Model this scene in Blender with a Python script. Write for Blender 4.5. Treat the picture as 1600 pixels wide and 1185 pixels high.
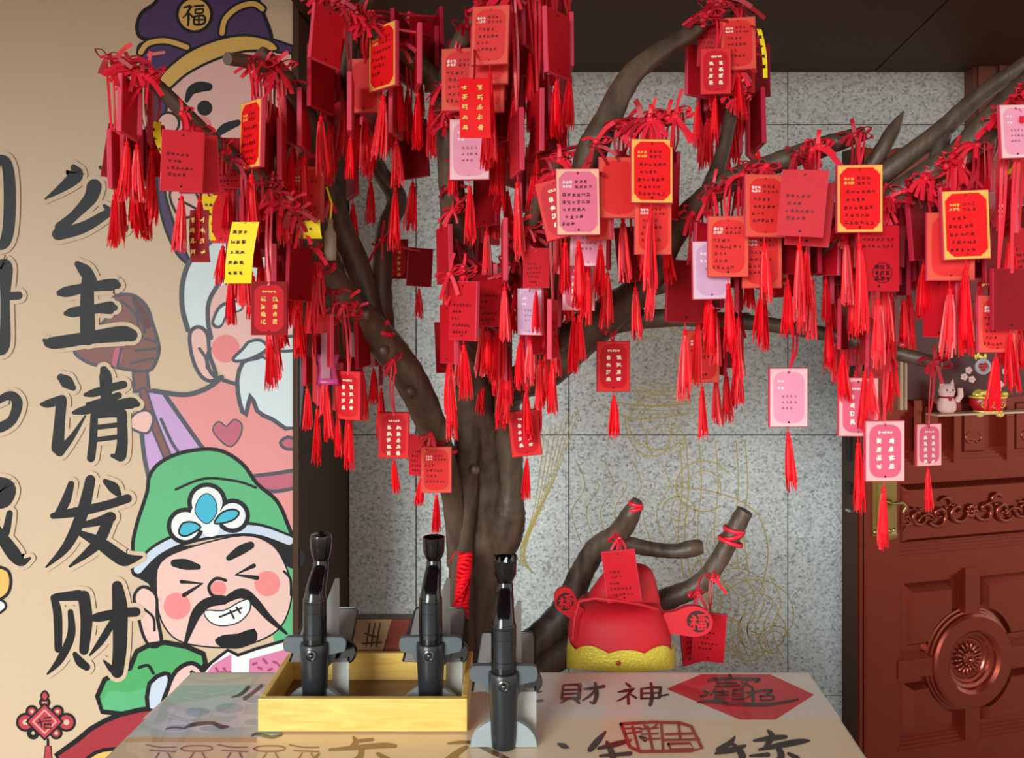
import bpy, bmesh, math, random
from mathutils import Vector, Matrix, Euler
from mathutils.geometry import tessellate_polygon

# ---------------------------------------------------------------- clear
for o in list(bpy.data.objects):
    bpy.data.objects.remove(o, do_unlink=True)
SC = bpy.context.scene
COL = SC.collection
R = math.radians

# ---------------------------------------------------------------- camera
F = 1200.0          # focal length in pixels of the 1600x1185 frame
HZ = 490.0          # horizon row
EYE = 1.56
cam = bpy.data.cameras.new('camera')
cam.sensor_width = 36.0
cam.lens = 36.0 * F / 1600.0
cam.shift_y = -(592.5 - HZ) / 1600.0
cam.clip_start = 0.02
cam_o = bpy.data.objects.new('camera', cam)
cam_o.location = (0, 0, EYE)
cam_o.rotation_euler = (R(90), 0, 0)
COL.objects.link(cam_o)
SC.camera = cam_o

# ---------------------------------------------------------------- light
w = bpy.data.worlds.new('world'); SC.world = w
w.use_nodes = True
bg = w.node_tree.nodes['Background']
bg.inputs[0].default_value = (1.0, 0.95, 0.88, 1)
bg.inputs[1].default_value = 0.95
sun = bpy.data.lights.new('hazy_sun', 'SUN'); sun.energy = 2.4; sun.angle = R(28); sun.color = (0.88, 1.0, 1.0)
sun_o = bpy.data.objects.new('hazy_sun', sun); COL.objects.link(sun_o)
SAZ, SEL = R(30), R(14)      # sun behind the camera's left shoulder, under the porch edge
sun_o.rotation_euler = Vector((math.sin(SAZ)*math.cos(SEL), math.cos(SAZ)*math.cos(SEL), -math.sin(SEL))).to_track_quat('-Z', 'Y').to_euler()
sun_o.location = (-3, -5, 4)
vs = SC.view_settings
vs.view_transform = 'Standard'; vs.look = 'None'; vs.gamma = 1.0
vs.use_curve_mapping = False
vs.exposure = 0.55
CANOPY = -1.7      # outer edge of the porch roof, set to shape the light falloff

def P(px, py, D):
    return Vector(((px - 800) / F * D, D, EYE - (py - HZ) / F * D))

# ---------------------------------------------------------------- materials
MATS = {}
def mat(name, col, rough=0.6, metal=0.0, var=0.10, scale=40.0, bump=0.0, coat=0.0, spec=0.5, stretch=None):
    if name in MATS: return MATS[name]
    m = bpy.data.materials.new(name); m.use_nodes = True
    nt = m.node_tree; n = nt.nodes; l = nt.links
    b = n['Principled BSDF']
    b.inputs['Roughness'].default_value = rough
    b.inputs['Metallic'].default_value = metal
    b.inputs['Specular IOR Level'].default_value = spec
    if coat:
        b.inputs['Coat Weight'].default_value = coat
        b.inputs['Coat Roughness'].default_value = 0.04
    tc = n.new('ShaderNodeTexCoord')
    no = n.new('ShaderNodeTexNoise'); no.inputs['Scale'].default_value = scale
    no.inputs['Detail'].default_value = 4
    src = tc.outputs['Object']
    if stretch:
        mp = n.new('ShaderNodeMapping'); mp.inputs['Scale'].default_value = stretch
        l.new(src, mp.inputs[0]); src = mp.outputs[0]
    l.new(src, no.inputs['Vector'])
    mx = n.new('ShaderNodeMix'); mx.data_type = 'RGBA'
    c = Vector(col)
    mx.inputs[6].default_value = (*(c * (1 - var)), 1)
    mx.inputs[7].default_value = (*[min(1, x) for x in c * (1 + var)], 1)
    l.new(no.outputs[0], mx.inputs[0]); l.new(mx.outputs[2], b.inputs['Base Color'])
    if bump:
        bp = n.new('ShaderNodeBump'); bp.inputs['Strength'].default_value = bump
        bp.inputs['Distance'].default_value = 0.01
        l.new(no.outputs[0], bp.inputs['Height']); l.new(bp.outputs[0], b.inputs['Normal'])
    MATS[name] = m
    return m

def s2l(r, g, b):
    f = lambda c: ((c / 255 + 0.055) / 1.055) ** 2.4 if c > 10 else c / 255 / 12.92
    return (f(r), f(g), f(b))

def granite():
    m = bpy.data.materials.new('granite'); m.use_nodes = True
    nt = m.node_tree; n = nt.nodes; l = nt.links; b = n['Principled BSDF']
    b.inputs['Roughness'].default_value = 0.42
    tc = n.new('ShaderNodeTexCoord')
    vo = n.new('ShaderNodeTexVoronoi'); vo.inputs['Scale'].default_value = 125
    n2 = n.new('ShaderNodeTexNoise'); n2.inputs['Scale'].default_value = 95; n2.inputs['Detail'].default_value = 5
    n3 = n.new('ShaderNodeTexNoise'); n3.inputs['Scale'].default_value = 3
    for x in (vo, n2, n3): l.new(tc.outputs['Object'], x.inputs['Vector'])
    r1 = n.new('ShaderNodeValToRGB')
    cr = r1.color_ramp
    cr.elements[0].position = 0.05; cr.elements[0].color = (0.085, 0.085, 0.085, 1)
    cr.elements[1].position = 0.95; cr.elements[1].color = (0.86, 0.87, 0.86, 1)
    for p, c in ((0.20, (0.29, 0.295, 0.295, 1)), (0.36, (0.55, 0.555, 0.55, 1)), (0.62, (0.71, 0.71, 0.70, 1))):
        e = cr.elements.new(p); e.color = c
    sp = n.new('ShaderNodeSeparateColor'); l.new(vo.outputs['Color'], sp.inputs[0])
    ad = n.new('ShaderNodeMix'); ad.data_type = 'FLOAT'; ad.inputs[0].default_value = 0.5
    l.new(sp.outputs[0], ad.inputs[2]); l.new(n2.outputs[0], ad.inputs[3])
    l.new(ad.outputs[0], r1.inputs[0])
    mx = n.new('ShaderNodeMix'); mx.data_type = 'RGBA'; mx.blend_type = 'MULTIPLY'; mx.inputs[0].default_value = 1
    r2 = n.new('ShaderNodeValToRGB')
    r2.color_ramp.elements[0].color = (0.86, 0.86, 0.84, 1); r2.color_ramp.elements[1].color = (1, 1, 1, 1)
    l.new(n3.outputs[0], r2.inputs[0])
    l.new(r1.outputs[0], mx.inputs[6]); l.new(r2.outputs[0], mx.inputs[7])
    l.new(mx.outputs[2], b.inputs['Base Color'])
    return m
M_GRANITE = granite()

def bark():
    m = bpy.data.materials.new('bark'); m.use_nodes = True
    nt = m.node_tree; n = nt.nodes; l = nt.links; b = n['Principled BSDF']
    b.inputs['Roughness'].default_value = 0.46
    tc = n.new('ShaderNodeTexCoord')
    mp = n.new('ShaderNodeMapping'); mp.inputs['Scale'].default_value = (1, 1, 0.22)
    l.new(tc.outputs['Object'], mp.inputs[0])
    n1 = n.new('ShaderNodeTexNoise'); n1.inputs['Scale'].default_value = 45; n1.inputs['Detail'].default_value = 8
    n2 = n.new('ShaderNodeTexNoise'); n2.inputs['Scale'].default_value = 7
    l.new(mp.outputs[0], n1.inputs['Vector']); l.new(tc.outputs['Object'], n2.inputs['Vector'])
    r = n.new('ShaderNodeValToRGB')
    r.color_ramp.elements[0].position = 0.3; r.color_ramp.elements[0].color = (0.030, 0.018, 0.011, 1)
    r.color_ramp.elements[1].position = 0.75; r.color_ramp.elements[1].color = (0.16, 0.098, 0.066, 1)
    ad = n.new('ShaderNodeMix'); ad.data_type = 'FLOAT'; ad.inputs[0].default_value = 0.45
    l.new(n1.outputs[0], ad.inputs[2]); l.new(n2.outputs[0], ad.inputs[3])
    l.new(ad.outputs[0], r.inputs[0]); l.new(r.outputs[0], b.inputs['Base Color'])
    bp = n.new('ShaderNodeBump'); bp.inputs['Strength'].default_value = 0.55; bp.inputs['Distance'].default_value = 0.006
    l.new(n1.outputs[0], bp.inputs['Height']); l.new(bp.outputs[0], b.inputs['Normal'])
    return m
M_BARK = bark()

def wood(name, c1, c2, rough=0.35, coat=0.3):
    m = bpy.data.materials.new(name); m.use_nodes = True
    nt = m.node_tree; n = nt.nodes; l = nt.links; b = n['Principled BSDF']
    b.inputs['Roughness'].default_value = rough; b.inputs['Coat Weight'].default_value = coat
    tc = n.new('ShaderNodeTexCoord'); mp = n.new('ShaderNodeMapping'); mp.inputs['Scale'].default_value = (2.5, 8, 22)
    l.new(tc.outputs['Object'], mp.inputs[0])
    no = n.new('ShaderNodeTexNoise'); no.inputs['Scale'].default_value = 3; no.inputs['Detail'].default_value = 6
    no.inputs['Distortion'].default_value = 1.2
    l.new(mp.outputs[0], no.inputs['Vector'])
    r = n.new('ShaderNodeValToRGB'); r.color_ramp.elements[0].position = 0.3; r.color_ramp.elements[1].position = 0.7
    r.color_ramp.elements[0].color = (*c1, 1); r.color_ramp.elements[1].color = (*c2, 1)
    l.new(no.outputs[0], r.inputs[0]); l.new(r.outputs[0], b.inputs['Base Color'])
    return m
M_TRAY = wood('varnished_yellow_wood', (0.74, 0.42, 0.085), (0.88, 0.60, 0.17))
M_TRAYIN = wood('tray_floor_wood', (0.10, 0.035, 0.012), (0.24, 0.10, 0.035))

# ---------------------------------------------------------------- mesh builder
def catmull(pts, k=6, closed=False):
    n = len(pts)
    if n < 3 or k <= 1: return [tuple(p) for p in pts]
    out = []
    rng = range(n if closed else n - 1)
    for i in rng:
        if closed:
            p0, p1, p2, p3 = pts[(i - 1) % n], pts[i], pts[(i + 1) % n], pts[(i + 2) % n]
        else:
            p0, p1, p2, p3 = pts[max(i - 1, 0)], pts[i], pts[i + 1], pts[min(i + 2, n - 1)]
        for j in range(k):
            t = j / k
            out.append(tuple(0.5 * ((2 * b) + (-a + c) * t + (2 * a - 5 * b + 4 * c - d) * t * t + (-a + 3 * b - 3 * c + d) * t ** 3)
                             for a, b, c, d in zip(p0, p1, p2, p3)))
    if not closed: out.append(tuple(pts[-1]))
    return out

class MB:
    def __init__(s): s.v = []; s.f = []; s.m = []; s.c = 0
    def jit(s, layer): s.c += 1; return layer + (s.c % 7) * 0.09
    def add(s, vs_, fs, mi=0):
        b = len(s.v); s.v += [Vector(x) for x in vs_]
        for f in fs: s.f.append(tuple(b + i for i in f)); s.m.append(mi)
    def box(s, lo, hi, mi=0, M=None):
        x0, y0, z0 = lo; x1, y1, z1 = hi
        vv = [Vector(p) for p in ((x0,y0,z0),(x1,y0,z0),(x1,y1,z0),(x0,y1,z0),(x0,y0,z1),(x1,y0,z1),(x1,y1,z1),(x0,y1,z1))]
        if M: vv = [M @ p for p in vv]
        s.add(vv, [(0,3,2,1),(4,5,6,7),(0,1,5,4),(1,2,6,5),(2,3,7,6),(3,0,4,7)], mi)
    def tube(s, pts, rad, n=8, mi=0, cap=True, flat=1.0, wob=0.0, rng=None):
        pts = [Vector(p) for p in pts]; N = len(pts)
        if not hasattr(rad, '__len__'): rad = [rad] * N
        t0 = (pts[1] - pts[0]).normalized()
        up = Vector((0, 0, 1)) if abs(t0.z) < 0.9 else Vector((1, 0, 0))
        u = (up - t0 * up.dot(t0)).normalized()
        vv = []
        for i, p in enumerate(pts):
            t = (pts[min(i + 1, N - 1)] - pts[max(i - 1, 0)]).normalized()
            u = (u - t * u.dot(t))
            u = u.normalized() if u.length > 1e-6 else t.orthogonal().normalized()
            v = t.cross(u)
            for j in range(n):
                a = 2 * math.pi * j / n
                rr = rad[i] * (1 + (wob * (rng.random() - 0.5) if wob else 0))
                vv.append(p + u * math.cos(a) * rr + v * math.sin(a) * rr * flat)
        ff = [(i*n+j, i*n+(j+1)%n, (i+1)*n+(j+1)%n, (i+1)*n+j) for i in range(N-1) for j in range(n)]
        if cap: ff += [tuple(range(n))[::-1], tuple((N-1)*n+j for j in range(n))]
        s.add(vv, ff, mi)
    def lathe(s, prof, n=24, mi=0, M=None, sy=1.0):
        vv = []
        for r, z in prof:
            for j in range(n):
                a = 2 * math.pi * j / n
                p = Vector((r * math.cos(a), r * math.sin(a) * sy, z))
                vv.append(M @ p if M else p)
        k = len(prof)
        ff = [(i*n+j, i*n+(j+1)%n, (i+1)*n+(j+1)%n, (i+1)*n+j) for i in range(k-1) for j in range(n)]
        ff += [tuple(range(n))[::-1], tuple((k-1)*n+j for j in range(n))]
        s.add(vv, ff, mi)
    def ellip(s, c, r, nu=14, nv=9, mi=0, M=None):
        prof = [(max(1e-4, math.sin(math.pi * i / nv)), -math.cos(math.pi * i / nv)) for i in range(nv + 1)]
        T = Matrix.Translation(Vector(c)) @ (M or Matrix.Identity(4)) @ Matrix.Diagonal((r[0], r[1], r[2], 1))
        s.lathe(prof, nu, mi, T)
    def extrude(s, poly, d, mi=0, mi_side=None):
        """poly: list of Vectors in a plane, d: Vector offset"""
        poly = [Vector(p) for p in poly]; n = len(poly)
        tr = tessellate_polygon([poly])
        s.add(poly, tr, mi); s.add([p + d for p in poly], [t[::-1] for t in tr], mi)
        s.add(poly + [p + d for p in poly], [(i, (i+1) % n, n + (i+1) % n, n + i) for i in range(n)], mi if mi_side is None else mi_side)
    # flat print in pixel space through a mapping function mp(px,py,layer)
    def fill(s, pts, mp, layer, mi=0, smooth=0, closed=True):
        layer = s.jit(layer)
        pts = [(p[0], p[1]) for p in pts]
        if smooth: pts = catmull(pts, smooth, True)
        v2 = [Vector((x, y, 0)) for x, y in pts]
        tr = tessellate_polygon([v2])
        s.add([mp(x, y, layer) for x, y in pts], tr, mi)
    def stroke(s, pts, mp, layer, mi=0, grow=0.0, k=6, closed=False, capn=6):
        layer = s.jit(layer)
        pts = [(p[0], p[1], p[2] + grow) for p in pts]
        c = catmull(pts, k, closed)
        N = len(c); L = []; Rr = []
        for i in range(N):
            if closed: a, b = c[(i-1) % N], c[(i+1) % N]
            else: a, b = c[max(i-1, 0)], c[min(i+1, N-1)]
            dx, dy = b[0]-a[0], b[1]-a[1]; d = math.hypot(dx, dy) or 1
            nx, ny = -dy/d, dx/d; h = max(c[i][2], 0.4) / 2
            L.append((c[i][0]+nx*h, c[i][1]+ny*h)); Rr.append((c[i][0]-nx*h, c[i][1]-ny*h))
        vv = [mp(x, y, layer) for x, y in L + Rr]
        M_ = N if closed else N - 1
        s.add(vv, [(i, (i+1) % N, N+(i+1) % N, N+i) for i in range(M_)], mi)
        if not closed:
            for e in (0, N-1):
                x, y, wd = c[e]; h = max(wd, 0.4) / 2
                ax, ay = (L[0] if e == 0 else Rr[-1]); a0 = math.atan2(ay - y, ax - x)
                cc = [mp(x + h*math.cos(a0 + math.pi*q/capn), y + h*math.sin(a0 + math.pi*q/capn), layer) for q in range(capn + 1)]
                s.add(cc, [tuple(range(capn + 1))], mi)
    def disc(s, x, y, r, mp, layer, mi=0, n=24, ry=None):
        layer = s.jit(layer)
        s.add([mp(x + r*math.cos(2*math.pi*q/n), y + (ry or r)*math.sin(2*math.pi*q/n), layer) for q in range(n)], [tuple(range(n))], mi)
    def mesh(s, name, mats, smooth=False):
        me = bpy.data.meshes.new(name)
        me.from_pydata(s.v, [], s.f)
        for m in mats: me.materials.append(m)
        me.polygons.foreach_set('material_index', s.m)
        if smooth: me.polygons.foreach_set('use_smooth', [True] * len(me.polygons))
        me.update()
        return me
    def build(s, name, mats, parent=None, smooth=False, fix=False):
        if not isinstance(mats, (list, tuple)): mats = [mats]
        me = s.mesh(name, mats, smooth)
        if fix:
            bm = bmesh.new(); bm.from_mesh(me); bmesh.ops.recalc_face_normals(bm, faces=bm.faces); bm.to_mesh(me); bm.free()
        return link(name, me, parent)

def link(name, me, parent=None):
    o = bpy.data.objects.new(name, me); COL.objects.link(o)
    if parent is not None: o.parent = parent
    return o
def smooth_by_angle(o, ang=40):
    me = o.data
    me.polygons.foreach_set('use_smooth', [True] * len(me.polygons))
    me.set_sharp_from_angle(angle=R(ang))
def empty(name, loc=(0, 0, 0)):
    o = bpy.data.objects.new(name, None); o.empty_display_size = 0.05
    COL.objects.link(o); o.location = loc; return o
def tag(o, label=None, cat=None, group=None, kind=None):
    if label: o['label'] = label
    if cat: o['category'] = cat
    if group: o['group'] = group
    if kind: o['kind'] = kind
    return o
def part_at(o, root):
    """parent keeping world coordinates (root unrotated, unscaled)"""
    o.parent = root; o.location = -Vector(root.location); return o

# ================================================================= SETTING
DM, DW = 2.33, 2.90          # mural plane, granite plane
M_BROWN = mat('brown_metal_cladding', s2l(70, 44, 29), 0.55, 0, 0.08, 6, spec=0.2)
M_MURAL = mat('mural_cream', s2l(202, 175, 147), 0.5, 0, 0.03, 60, 0.06, spec=0.3)
M_FLOOR = mat('paving', s2l(178, 160, 142), 0.7, 0, 0.12, 9)
M_CEIL = mat('canopy_brown', s2l(72, 50, 38), 0.6, 0, 0.05, 5)

fl = MB(); fl.box((-16, -22, -0.1), (16, 6, 0)); tag(fl.build('floor', M_FLOOR), 'pale stone paving in front of the shop', kind='structure')

wl = MB(); wl.box((-3.6, DM, 0), ((458 - 800) / F * DM, DM + 0.25, 3.1))
wall_left = tag(wl.build('wall_left', M_MURAL), 'cream wall carrying the cartoon mural', kind='structure')
xe = (458 - 800) / F * DM
tr = MB()
xw = (545 - 800) / F * DW
tr.add([(xe, DM - 0.006, 0), (xe + 0.018, DM - 0.006, 0), (xw, DW + 0.02, 0), (xe, DW + 0.02, 0),
        (xe, DM - 0.006, 2.9), (xe + 0.018, DM - 0.006, 2.9), (xw, DW + 0.02, 2.9), (xe, DW + 0.02, 2.9)],
       [(0,3,2,1),(4,5,6,7),(0,1,5,4),(1,2,6,5),(2,3,7,6),(3,0,4,7)])
tag(tr.build('trim_1', M_BROWN), 'dark brown metal post beside the mural', kind='structure')

# granite wall with separate tiles
wb = MB(); wb.box((xw - 0.02, DW + 0.02, 0), (2.6, DW + 0.2, 2.9))
wall_back = tag(wb.build('wall_back', mat('tile_joint', s2l(70, 68, 64), 0.8)), 'speckled granite wall with faint gold drawing', kind='structure')
zsof = EYE - (113 - HZ) / F * DW
vx = [(p - 800) / F * DW for p in (545, 650, 889, 1231, 1560, 1870)]
vz = [EYE - (p - HZ) / F * DW for p in (100, 195, 680, 1087)] + [0.0]
g = 0.002
for i in range(len(vx) - 1):
    for j in range(len(vz) - 1):
        t = MB(); t.box((vx[i] + g, DW, vz[j+1] + g), (vx[i+1] - g, DW + 0.02, vz[j] - g))
        t.build('granite_tile', M_GRANITE, wall_back)
# gold line drawing on the granite (flat print)
M_GOLDL = mat('gold_line', s2l(196, 172, 96), 0.4, 0.3, 0.15, 30)
gl = MB()
mpw = lambda x, y, L: P(x, y, DW) + Vector((0, -0.0006 - 0.0002 * L, 0))
def gline(pts, wd=1.6): gl.stroke([(x, y, wd) for x, y in pts], mpw, 0, 0, k=5, capn=2)
rg = random.Random(4)
for x in (1062, 1072, 1092, 1118, 1150, 1164):
    gline([(x, 690), (x + 4, 760), (x - 2, 830), (x + 6, 900)])
for q in range(7):
    gline([(905 - q*9, 640 + q*6), (870 - q*6, 740 + q*10), (830 - q*3, 830 + q*6), (812 + q*4, 880 + q*3)], 1.3)
for cx, cy, r in ((1020, 560, 60), (1030, 660, 48), (1040, 690, 30), (1100, 760, 44), (1140, 850, 36), (1180, 960, 60), (1190, 985, 38),
                  (1170, 1010, 26), (1130, 990, 30), (1210, 1000, 24), (1060, 800, 26), (1000, 270, 40), (1030, 290, 26), (1110, 900, 30), (1150, 930, 46)):
    a0 = rg.random() * 6
    gline([(cx + r*math.cos(a0 + k*0.6), cy + r*0.9*math.sin(a0 + k*0.6)) for k in range(9)], 1.7)
    gline([(cx + r*0.6*math.cos(a0 + 2 + k*0.6), cy + r*0.55*math.sin(a0 + 2 + k*0.6)) for k in range(7)], 1.3)
for q in range(9):
    gline([(990, 590 + q*7), (1040, 600 + q*6), (1080, 590 + q*7)], 1.2)
gline([(960, 628), (1010, 635), (1080, 630)], 2); gline([(950, 640), (1000, 655), (1085, 645)], 2)
gline([(975, 650), (985, 690), (1010, 712), (1040, 705), (1050, 660)], 1.8)
for q in range(10):
    x = 1085 + q*13
    gline([(x, 900 + (q % 3)*14), (x + 18, 940), (x + 4, 985), (x + 22, 1030)], 1.5)
for q in range(8):
    x = 900 + q*22
    gline([(x, 720 + (q % 2)*30), (x + 14, 760), (x - 6, 800), (x + 8, 850)], 1.1)
gline([(1040, 760), (1120, 770), (1180, 800), (1200, 860), (1190, 920)], 1.8)
gline([(860, 1000), (900, 970), (950, 980)], 1.3)
gl.build('gold_line_drawing', M_GOLDL, wall_back)

# soffit over the niche: two panels with a mitre joint
so = empty('ceiling'); so.location = (0, DM, zsof)
tag(so, 'dark brown soffit above the granite wall', kind='structure')
xr = 2.7
def soff(poly):
    m = MB(); m.extrude([Vector((x, y, zsof)) for x, y in poly], Vector((0, 0, 0.08)))
    part_at(m.build('soffit_panel', M_BROWN, fix=True), so)
j0 = ((1366 - 800) / F * DW, DW + 0.02); zz = (EYE - zsof)
Dj = (zsof - EYE) * F / (HZ - 0); j1 = ((1481 - 800) / F * Dj, Dj)
dj = Vector((j1[0] - j0[0], j1[1] - j0[1])); e = DM - 0.45
t_ = (e - j0[1]) / dj.y; j2 = (j0[0] + dj.x * t_, e)
DS = 2.15; jx = j0[0] + dj.x * (DS - j0[1]) / dj.y
soff([(xe + 0.019, DS), (xw, DW + 0.02), (j0[0] - 0.002, j0[1]), (jx - 0.002, DS)])
soff([(j0[0] + 0.003, j0[1]), (xr, DW + 0.02), (xr, DS), (jx + 0.003, DS)])
# unseen porch canopy further out, added to block top light
cn = MB(); cn.box((-4.5, CANOPY, 2.78), (4.5, DM, 2.9))
cn.box((xe + 0.02, DS - 0.02, zsof), (xr, DS, 2.9))
tag(cn.build('trim_2', M_CEIL), 'unseen porch canopy added over the shop front to block top light', kind='structure')
# red-brown clad pillar at the hinge side
M_PILLAR = mat('red_brown_cladding', s2l(120, 66, 52), 0.42, 0.1, 0.08, 5)
pl = MB(); px0 = (1529 - 800) / F * 2.83
pl.box((px0, 2.83, 0), (2.7, 2.95, zsof)); pl.box((px0 + 0.07, 2.818, 0), (px0 + 0.16, 2.83, zsof))
pl.box((px0 - 0.012, 2.84, 0), (px0, 2.95, zsof))
tag(pl.build('wall_right', M_PILLAR), 'red-brown clad pillar behind the door', kind='structure')

# ================================================================= MURAL (flat print on the wall)
mural = tag(empty('mural', P(250, 1185, DM)), 'cartoon mural of three bearded fortune figures with black brush lettering on the cream wall', 'mural')
mpm = lambda x, y, L: P(x, y, DM) + Vector((0, -0.0004 - 0.00008 * L, 0))
def pm(name, rgb): return mat('print_' + name, s2l(*[c*0.93 for c in rgb]), 0.5, 0, 0.035, 50, 0.05, spec=0.25)
C = {k: pm(k, v) for k, v in dict(black=(26, 23, 28), cream=(218, 189, 159), purple=(84, 56, 104), gold=(236, 188, 100), pink=(244, 192, 184),
     blush=(246, 140, 140), hair=(222, 234, 238), coral=(238, 152, 150), rose=(200, 104, 124), lilac=(206, 164, 214), brown=(138, 92, 86),
     dbrown=(110, 68, 66), green=(98, 184, 128), dgreen=(84, 172, 104), band=(206, 216, 232), blue=(70, 184, 214), white=(240, 240, 240),
     red=(170, 50, 60), grey=(86, 86, 96), book=(224, 130, 168), dpink=(176, 70, 110), skin2=(240, 196, 186), kred=(192, 62, 72)).items()}
CK = list(C); CM = [C[k] for k in CK]; ci = {k: i for i, k in enumerate(CK)}
class Fig(MB):
    def F(s, pts, col, L, smooth=4, out=None, ow=5):
        s.fill(pts, mpm, L, ci[col], smooth)
        if out: s.stroke([(x, y, ow) for x, y in pts], mpm, L + 0.5, ci[out], k=smooth or 1, closed=True)
    def S(s, pts, col, L, wd=None, k=6):
        if wd: pts = [(x, y, wd) for x, y in pts]
        s.stroke(pts, mpm, L, ci[col], k=k)
    def D(s, x, y, r, col, L, out=None, ow=4, ry=None):
        if out: s.disc(x, y, r + ow/2, mpm, L, ci[out], ry=(ry + ow/2) if ry else None)
        s.disc(x, y, r - (ow/2 if out else 0), mpm, L + 0.4, ci[col], ry=(ry - (ow/2 if out else 0)) if ry else None)
    def done(s, name): return part_at(s.build(name, CM), mural)
XR = 457
# --- purple-hat figure
f = Fig()
f.F([(240,126),(262,140),(254,210),(256,290),(272,350),(296,410),(276,396),(256,350),(246,300),(242,230),(236,170)], 'purple', 1, 4, 'black', 4)
f.F([(262,150),(275,120),(320,92),(380,80),(XR,82),(XR,330),(330,345),(290,320),(262,280),(256,220)], 'pink', 2, 0, 'black', 4)
f.F([(330,330),(350,250),(400,220),(XR,215),(XR,400),(400,410),(345,390)], 'black', 3, 4)
f.F([(216,82),(222,68),(250,62),(285,66),(300,78),(280,105),(262,140),(240,130),(226,112)], 'purple', 3, 4, 'black', 5)
f.F([(222,60),(214,42),(222,20),(242,5),(258,-20),(280,-48),(325,-62),(370,-48),(394,-16),(408,12),(424,66),(380,58),(335,66),(295,78),(255,64)], 'purple', 4, 4, 'black', 6)
f.F([(262,140),(250,121),(290,84),(340,62),(385,55),(424,64),(432,80),(385,80),(335,94),(292,116)], 'gold', 6, 4, 'black', 4)
f.F([(424,60),(XR,72),(XR,84),(432,82)], 'purple', 5, 0, 'black', 4)
for pts in ([(347,52),(352,30),(372,12),(396,6),(410,14)], [(220,82),(232,68),(260,64),(292,74)]):
    f.S(pts, 'black', 7, 15); f.S(pts, 'gold', 8, 8)
f.D(304, 23, 27, 'gold', 8, 'black', 5)
for st in ([(288,12,3),(296,10,4),(300,11,3)], [(298,11,4),(292,22,3),(286,28,2)], [(294,18,4),(295,30,4),(294,40,3)], [(297,22,3),(301,27,3)],
           [(304,10,3),(318,9,4)], [(306,15,3),(317,14,3)], [(306,15,3),(306,21,3),(317,20,3),(317,14,3)], [(304,26,3),(304,38,4),(319,37,4),(319,25,4),(304,26,3)], [(311,26,3),(311,37,3)], [(305,31,3),(318,31,3)]):
    f.S(st, 'black', 10, k=3)
f.S([(292,157,7),(299,142,14),(312,136,17),(326,136,13)], 'black', 5); f.D(320, 169, 12, 'black', 5)
f.D(315, 197, 16, 'blush', 4); f.D(263, 193, 17, 'pink', 4, 'black', 4)
f.S([(338,212,8),(352,200,14),(372,192,10)], 'black', 5); f.S([(232,86),(256,82)], 'blush', 7, 5)
f.F([(266,300),(300,296),(312,320),(300,338),(278,336)], 'pink', 5, 4, 'black', 4); f.S([(280,312),(306,326)], 'black', 6, 4)
f.done('purple_hat_figure')
# --- white-bearded figure
f = Fig()
f.F([(293,515),(284,480),(284,440),(298,405),(330,376),(400,352),(XR,348),(XR,440),(380,440),(340,470),(326,520)], 'hair', 9, 3)
f.F([(326,530),(325,485),(345,448),(400,432),(XR,430),(XR,590),(400,608),(368,598),(345,580),(330,556)], 'pink', 10, 3)
f.S([(332,376),(300,404),(286,440),(285,480),(294,516)], 'grey', 12, 8); f.S([(350,432),(328,468),(325,500),(330,528)], 'grey', 12, 7)
f.F([(262,615),(310,613),(345,592),(372,600),(380,640),(386,655),(394,620),(404,645),(430,660),(466,674),(466,765),(420,770),(390,745),(350,706),(310,700),(285,660)], 'coral', 10, 0)
f.S([(240,611),(290,617),(325,606),(346,590)], 'grey', 13, 8)
f.F([(232,612),(262,615),(290,655),(318,702),(270,716),(234,748),(222,690),(218,680)], 'lilac', 11, 0)
f.S([(258,617),(288,660),(318,702)], 'grey', 13, 7); f.S([(222,680),(226,715),(233,748)], 'grey', 13, 7); f.S([(252,655),(268,690),(280,708)], 'grey', 13, 5)
f.F([(297,522),(310,511),(324,522),(328,555),(338,590),(325,595),(311,583),(300,556)], 'pink', 12, 4, 'grey', 6)
f.S([(312,545),(322,560),(324,575)], 'grey', 14, 5); f.S([(328,545),(324,565),(335,588),(368,600)], 'grey', 14, 6)
f.D(353, 545, 22, 'blush', 11); f.D(355, 548, 14, 'blush', 12)
f.S([(340,504),(350,484),(372,478)], 'grey', 12, 20); f.S([(341,503),(351,485),(372,479)], 'hair', 13, 12)
f.F([(380,566),(371,595),(375,630),(384,650),(392,616),(402,642),(425,655),(466,668),(466,545),(430,550),(400,560)], 'hair', 14, 2, 'grey', 7)
f.F([(364,562),(380,545),(390,534),(408,532),(418,544),(402,556),(380,564)], 'hair', 16, 4, 'grey', 5)
f.F([(420,545),(438,530),(460,526),(464,538),(462,547),(440,549)], 'hair', 16, 4, 'grey', 5)
f.F([(408,552),(432,552),(424,562),(414,560)], 'blush', 15, 3, 'grey', 4)
f.F([(334,672),(342,660),(354,668),(366,657),(377,664),(374,682),(361,697),(346,688)], 'rose', 14, 3, 'grey', 5)
f.F([(438,692),(450,683),(464,690),(464,700),(448,702)], 'rose', 14, 3, 'grey', 5)
f.F([(390,742),(420,738),(466,734),(466,764),(420,770),(400,760)], 'rose', 13, 0); f.S([(395,744),(430,740),(466,734)], 'grey', 15, 6); f.S([(405,764),(430,768),(466,762)], 'grey', 15, 6)
f.F([(408,768),(466,766),(466,1000),(440,880)], 'pink', 9, 0); f.F([(410,770),(466,768),(466,850),(452,846)], 'coral', 10, 0)
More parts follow.
